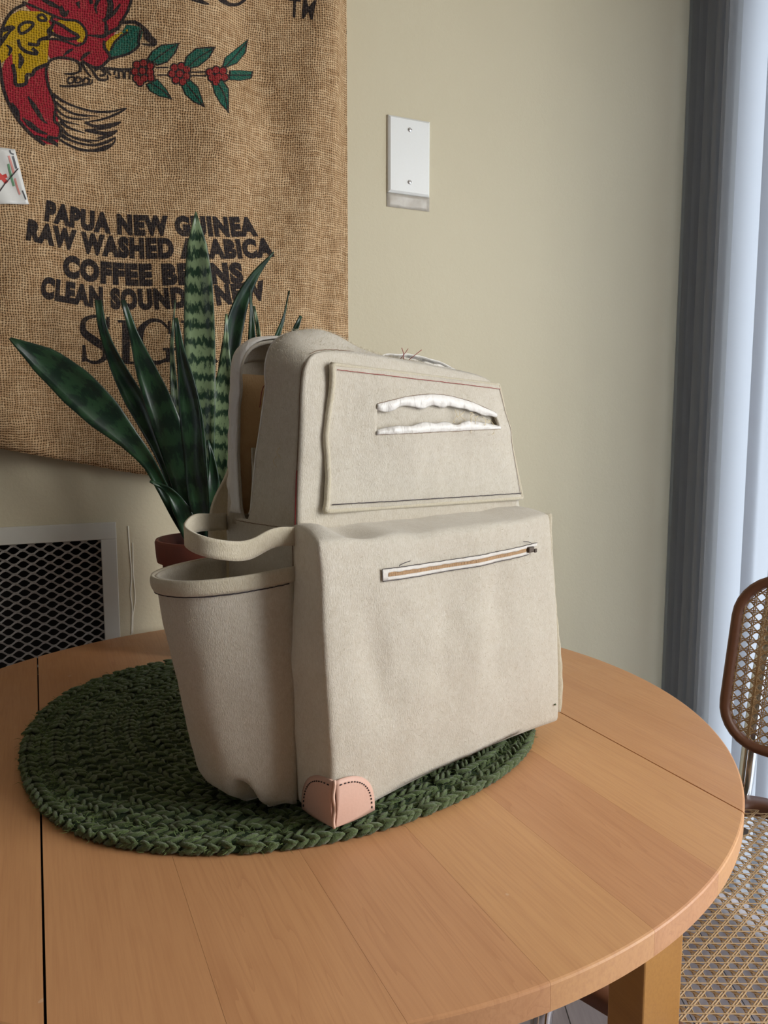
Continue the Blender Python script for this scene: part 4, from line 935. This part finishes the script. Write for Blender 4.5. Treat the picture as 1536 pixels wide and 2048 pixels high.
for k in range(9):
    p = 0.62 + 0.028 * k; a = patch_pt(p, op_hi(p) - 0.09, 0.006); P = [a]
    for j in range(4): P.append(P[-1] + Vector((random.uniform(-.006, .006), random.uniform(-.0016, .0004), random.uniform(-.006, .0005))))
    MB().tube(spline(P, 16), 0.00022, 4).build('frayed_thread', 'thread_cream', bag)

# zip of the lower pocket
za, zb_ = Vector((0.0465, 0.1955)), Vector((0.2585, 0.1945))
def zp(t, h, lift): p = za.lerp(zb_, t); return on_pocket(p.x, p.y - 0.002 * math.sin(PI * t) + h, lift)
def zstrip(name, t0, t1, h0, h1, lift, mat, n=90, wav=0.0, thick=0.0006):
    MB().grid(lambda u, v: zp(t0 + (t1 - t0) * u, h0 + (h1 - h0) * v + wav * fbm((u * 3, v, 0), 9, 4), lift), n, 3).build(name, mat, bag, solid=thick)
zstrip('zip_facing', 0.0, 1.0, 0.0014, 0.0046, 0.0010, 'zip_cloth', wav=0.0009); zstrip('zip_facing', 0.0, 0.93, -0.0046, -0.0014, 0.0010, 'zip_cloth', wav=0.0006)
zstrip('zip_facing', 0.0, 0.03, -0.0046, 0.0046, 0.0013, 'zip_cloth', 10)
zstrip('zip_tape', 0.02, 0.96, -0.0026, 0.0024, 0.0007, 'zip_brown')
b = MB()
for k in range(130):
    t = 0.03 + 0.87 * k / 129; p = zp(t, -0.0002, 0.0014); b.box(p - Vector((0.0005, 0.0006, 0.0013)), p + Vector((0.0005, 0.0004, 0.0013)))
b.build('zip_teeth', 'zip_brown', bag, smooth=False, kind='stuff')
p = zp(0.94, 0.0, 0.002); b = MB(); b.box(p - Vector((0.005, 0.0022, 0.0028)), p + Vector((0.004, 0.0006, 0.0028))); b.box(p + Vector((0.003, -0.003, -0.0035)), p + Vector((0.0075, -0.0016, 0.0005)))
o = b.build('zip_slider', 'metal_dark', bag, smooth=False); md = o.modifiers.new('bevel', 'BEVEL'); md.width = 0.0007
for h in (0.0050, -0.0050): seam([zp(t, h, 0.0016) for t in np.linspace(0, 1 if h > 0 else 0.93, 18)], 'thread_dark', 0.00028)
seam([zp(0.0, h, 0.0016) for h in (-0.0050, 0, 0.0050)], 'thread_dark', 0.00028, 8)
for t, dz in ((0.08, 0.011), (0.94, 0.012)):
    P = [zp(t, 0.006, 0.002) + Vector((0.0008 * j * j * (-1) ** int(t * 10), -0.001, 0.4 * dz * j / 6)) for j in range(5)]; MB().tube(spline(P, 14), 0.0003, 4).build('loose_thread', 'thread_dark', bag)

# leather corner
def patch_edge(a): return 0.041 * math.cos(a) ** 0.75 if math.cos(a) > 0 else 0.0, 0.038 * math.sin(a) ** 0.75 if math.sin(a) > 0 else 0.0
def leather(side):
    def f(u, v):
        a = PI / 2 * u; w, h = patch_edge(a); x, z = w * v, h * v + 0.0005
        bul = 0.0016 * math.sin(PI * v) 
        return Vector((x - 0.0025, -0.0034 - bul, z)) if side == 0 else Vector((-0.0034 - bul, x - 0.0025, z))
    MB().grid(f, 26, 10).build('leather_corner', 'leather', bag, solid=0.0018, label='pink leather corner patch')
    b = MB()
    for k in range(17):
        a = PI / 2 * (k + 0.6) / 17.5; w, h = patch_edge(a); w2, h2 = patch_edge(a + 0.035); P0 = Vector((w * .91, h * .91)); P1 = Vector((w2 * .91, h2 * .91))
        mp = (lambda q: Vector((q.x - 0.0025, -0.0052, q.y))) if side == 0 else (lambda q: Vector((-0.0052, q.x - 0.0025, q.y)))
        b.tube([mp(P0), mp(P1)], 0.00055, 5)
    b.build('stitching', 'thread_dark', bag)
leather(0); leather(1)
MB().tube([Vector((-0.0036 - 0.0008 * math.sin(z * 300), -0.0036, z)) for z in np.linspace(0.0003, 0.039, 16)], 0.0013, 7).build('leather_seam', 'leather_edge', bag)

# side pocket, bulging and open at the top
def side_pt(s, t, off=0.0):
    ph = PI * s; z = 0.197 * t
    bul = float(np.interp(t, [0, 0.05, 0.12, 0.3, 0.6, 0.85, 1.0], [0.030, 0.048, 0.057, 0.066, 0.077, 0.086, 0.091])) + off
    yc, yh = 0.1005, 0.0535
    e = math.sin(ph) ** 0.85 if 0 < s < 1 else 0.0
    x = -bul * e - 0.003; y = yc - yh * math.cos(ph) - 0.006 * e * t
    notch = math.exp(-((s - 0.30) / 0.045) ** 2) * (1 - ss(0.03, 0.16, t)); x += 0.026 * notch; z += 0.012 * notch
    dent = 0.008 * math.exp(-((s - 0.22) / 0.12) ** 2 - ((t - 0.45) / 0.3) ** 2); x += dent
    z += 0.004 * (1 - s) * t - 0.003 * math.sin(ph) * t + 0.004 * math.sin(2 * PI * s * 2.5) * (1 - ss(0.0, 0.10, t))
    w = wrinkle((x, y, z), 0.7) * math.sin(ph); return Vector((x + w, y, max(z, 0.0015)))
MB().grid(lambda u, v: side_pt(u, v), 60, 44).build('side_pocket', 'felt', bag, solid=0.003, offset=1)
MB().grid(lambda u, v: side_pt(u, 0.945 + 0.060 * v, 0.0016 + 0.0016 * math.sin(PI * v)), 60, 5).build('pocket_hem', 'felt_band', bag, solid=0.003)
seam([side_pt(s, 0.938, 0.0026) for s in np.linspace(0.01, 0.99, 30)], 'thread_dark', 0.0005, 120)
seam([side_pt(s, 0.94, -0.0038) for s in np.linspace(0.3, 0.99, 20)], 'thread_dark', 0.0005, 80)
MB().grid(lambda u, v: side_pt(u, 0.01) * v + Vector((-0.003, 0.1, 0.002)) * (1 - v), 40, 6).build('pocket_base', 'felt', bag, solid=0.002)

# loose strap loop at the side, small loop on the other side, shoulder straps behind
def band(P, width, mat, name, thick=0.0022, n=70, lean=(0, 0, 1)):
    Q = spline(P, n); L = Vector(lean)
    MB().grid(lambda u, v: Q[int(round(u * n))] + L * ((v - 0.5) * width) + Vector((0, 0, 0.0008 * math.sin(u * 20))), n, 5).build(name, mat, bag, solid=thick)
band([Vector((0.001, 0.047, 0.226)), bY(545, 1078, 0.043), bY(495, 1098, 0.042), bY(440, 1100, 0.046), bY(395, 1090, 0.058), bY(371, 1070, 0.078), bY(382, 1053, 0.105), bY(415, 1043, 0.130), Vector((-0.002, 0.151, 0.228))], 0.0150, 'felt_band', 'side_strap')
band([Vector((0.287, 0.055, 0.240)), Vector((0.2935, 0.058, 0.2395)), Vector((0.299, 0.062, 0.231)), Vector((0.3005, 0.066, 0.218))], 0.009, 'felt_band', 'webbing_loop', 0.002, 30, (0, 0.9, 0.3))
for sg in (0, 1):
    mx_ = (lambda x: x) if sg == 0 else (lambda x: 0.29 - x)
    band([Vector((mx_(x), BACK + y, z)) for x, y, z in ((0.062, 0.004, 0.345), (0.060, 0.028, 0.315), (0.046, 0.040, 0.27), (0.025, 0.038, 0.225), (0.022, 0.026, 0.13), (0.032, 0.005, 0.03))], 0.045, 'felt_band', 'shoulder_strap', 0.004, 50, (1, 0.1, 0))
# loose threads and lint
MB().tube(spline([gus(0.245, 0.98, True) + Vector((0.010, 0.012, -0.002)), Vector((0.012, 0.110, 0.345)), Vector((0.011, 0.113, 0.330))], 20), 0.0004, 4).build('loose_thread', 'thread_red', bag)
for (s, w) in ((0.12, 0.45), (0.135, 0.38), (0.30, 0.5)):
    a = gus(s, w, True); MB().tube(spline([a + Vector((-0.001, 0, 0)), a + Vector((-0.002, 0.003, -0.004)), a + Vector((-0.001, -0.001, -0.009))], 10), 0.00025, 4).build('lint', 'thread_cream', bag)
for x, dx in ((0.120, 0.002), (0.124, -0.004), (0.131, 0.005)):
    a = Vector((x, 0.052, 0.3735)); MB().tube(spline([a, a + Vector((dx, -0.004, 0.005)), a + Vector((2 * dx, -0.006, 0.009))], 8), 0.0003, 4).build('loose_thread', 'thread_red', bag)
p = on_pocket(0.292, 0.025, 0.001); MB().tube([p, p + Vector((0.001, -0.001, 0.001)), p + Vector((0.0018, -0.0006, -0.0002))], 0.0008, 5).build('green_fleck', 'yarn', bag)

# short fibres standing off the felt
fz = MB()
def hairs(fn, nrm, cnt):
    for _ in range(cnt):
        u, v = random.random(), random.random(); p = fn(u, v); e = 0.01
        a = (fn(min(1, u + e), v) - p).cross(fn(u, min(1, v + e)) - p)
        if a.length < 1e-12: continue
        a = a.normalized(); a = a if a.dot(nrm(p)) > 0 else -a
        d = (a * 0.7 + Vector((random.gauss(0, .6), random.gauss(0, .6), random.gauss(0.1, .6)))).normalized(); L = random.uniform(0.0012, 0.0038)
        c = d.cross(Vector((random.gauss(0, 1), random.gauss(0, 1), random.gauss(0, 1)))).normalized(); s_ = c * 0.00007
        m_ = p + d * L * .55 + c * L * .15; q = p + d * L; fz.add([p - s_, p + s_, m_ + s_, m_ - s_, q], [(0, 1, 2, 3), (3, 2, 4)])
hairs(lambda u, v: gus(u * 0.75, v, True), lambda p: p - Vector((0.14, p.y, 0.25)), 2600)
hairs(lambda u, v: gus(0.25 + u * 0.3, v, True), lambda p: p - Vector((0.14, p.y, 0.25)), 1500)
hairs(lambda u, v: patch_pt(u, v, 0.006), lambda p: Vector((0, -1, 0)), 1200)
hairs(lambda u, v: on_pocket(0.002 + 0.285 * u, 0.01 + 0.215 * v, 0.0), lambda p: Vector((0, -1, 0)), 3000)
hairs(lambda u, v: RG[int(round(v * 40))] + Vector((0.004, -0.002 + 0.004 * u, 0)), lambda p: Vector((1, 0, 0)), 500)
hairs(lambda u, v: side_pt(u, v), lambda p: Vector((-1, 0, 0)), 1500)
fz.build('felt_fuzz', 'felt_band', bag, kind='stuff')
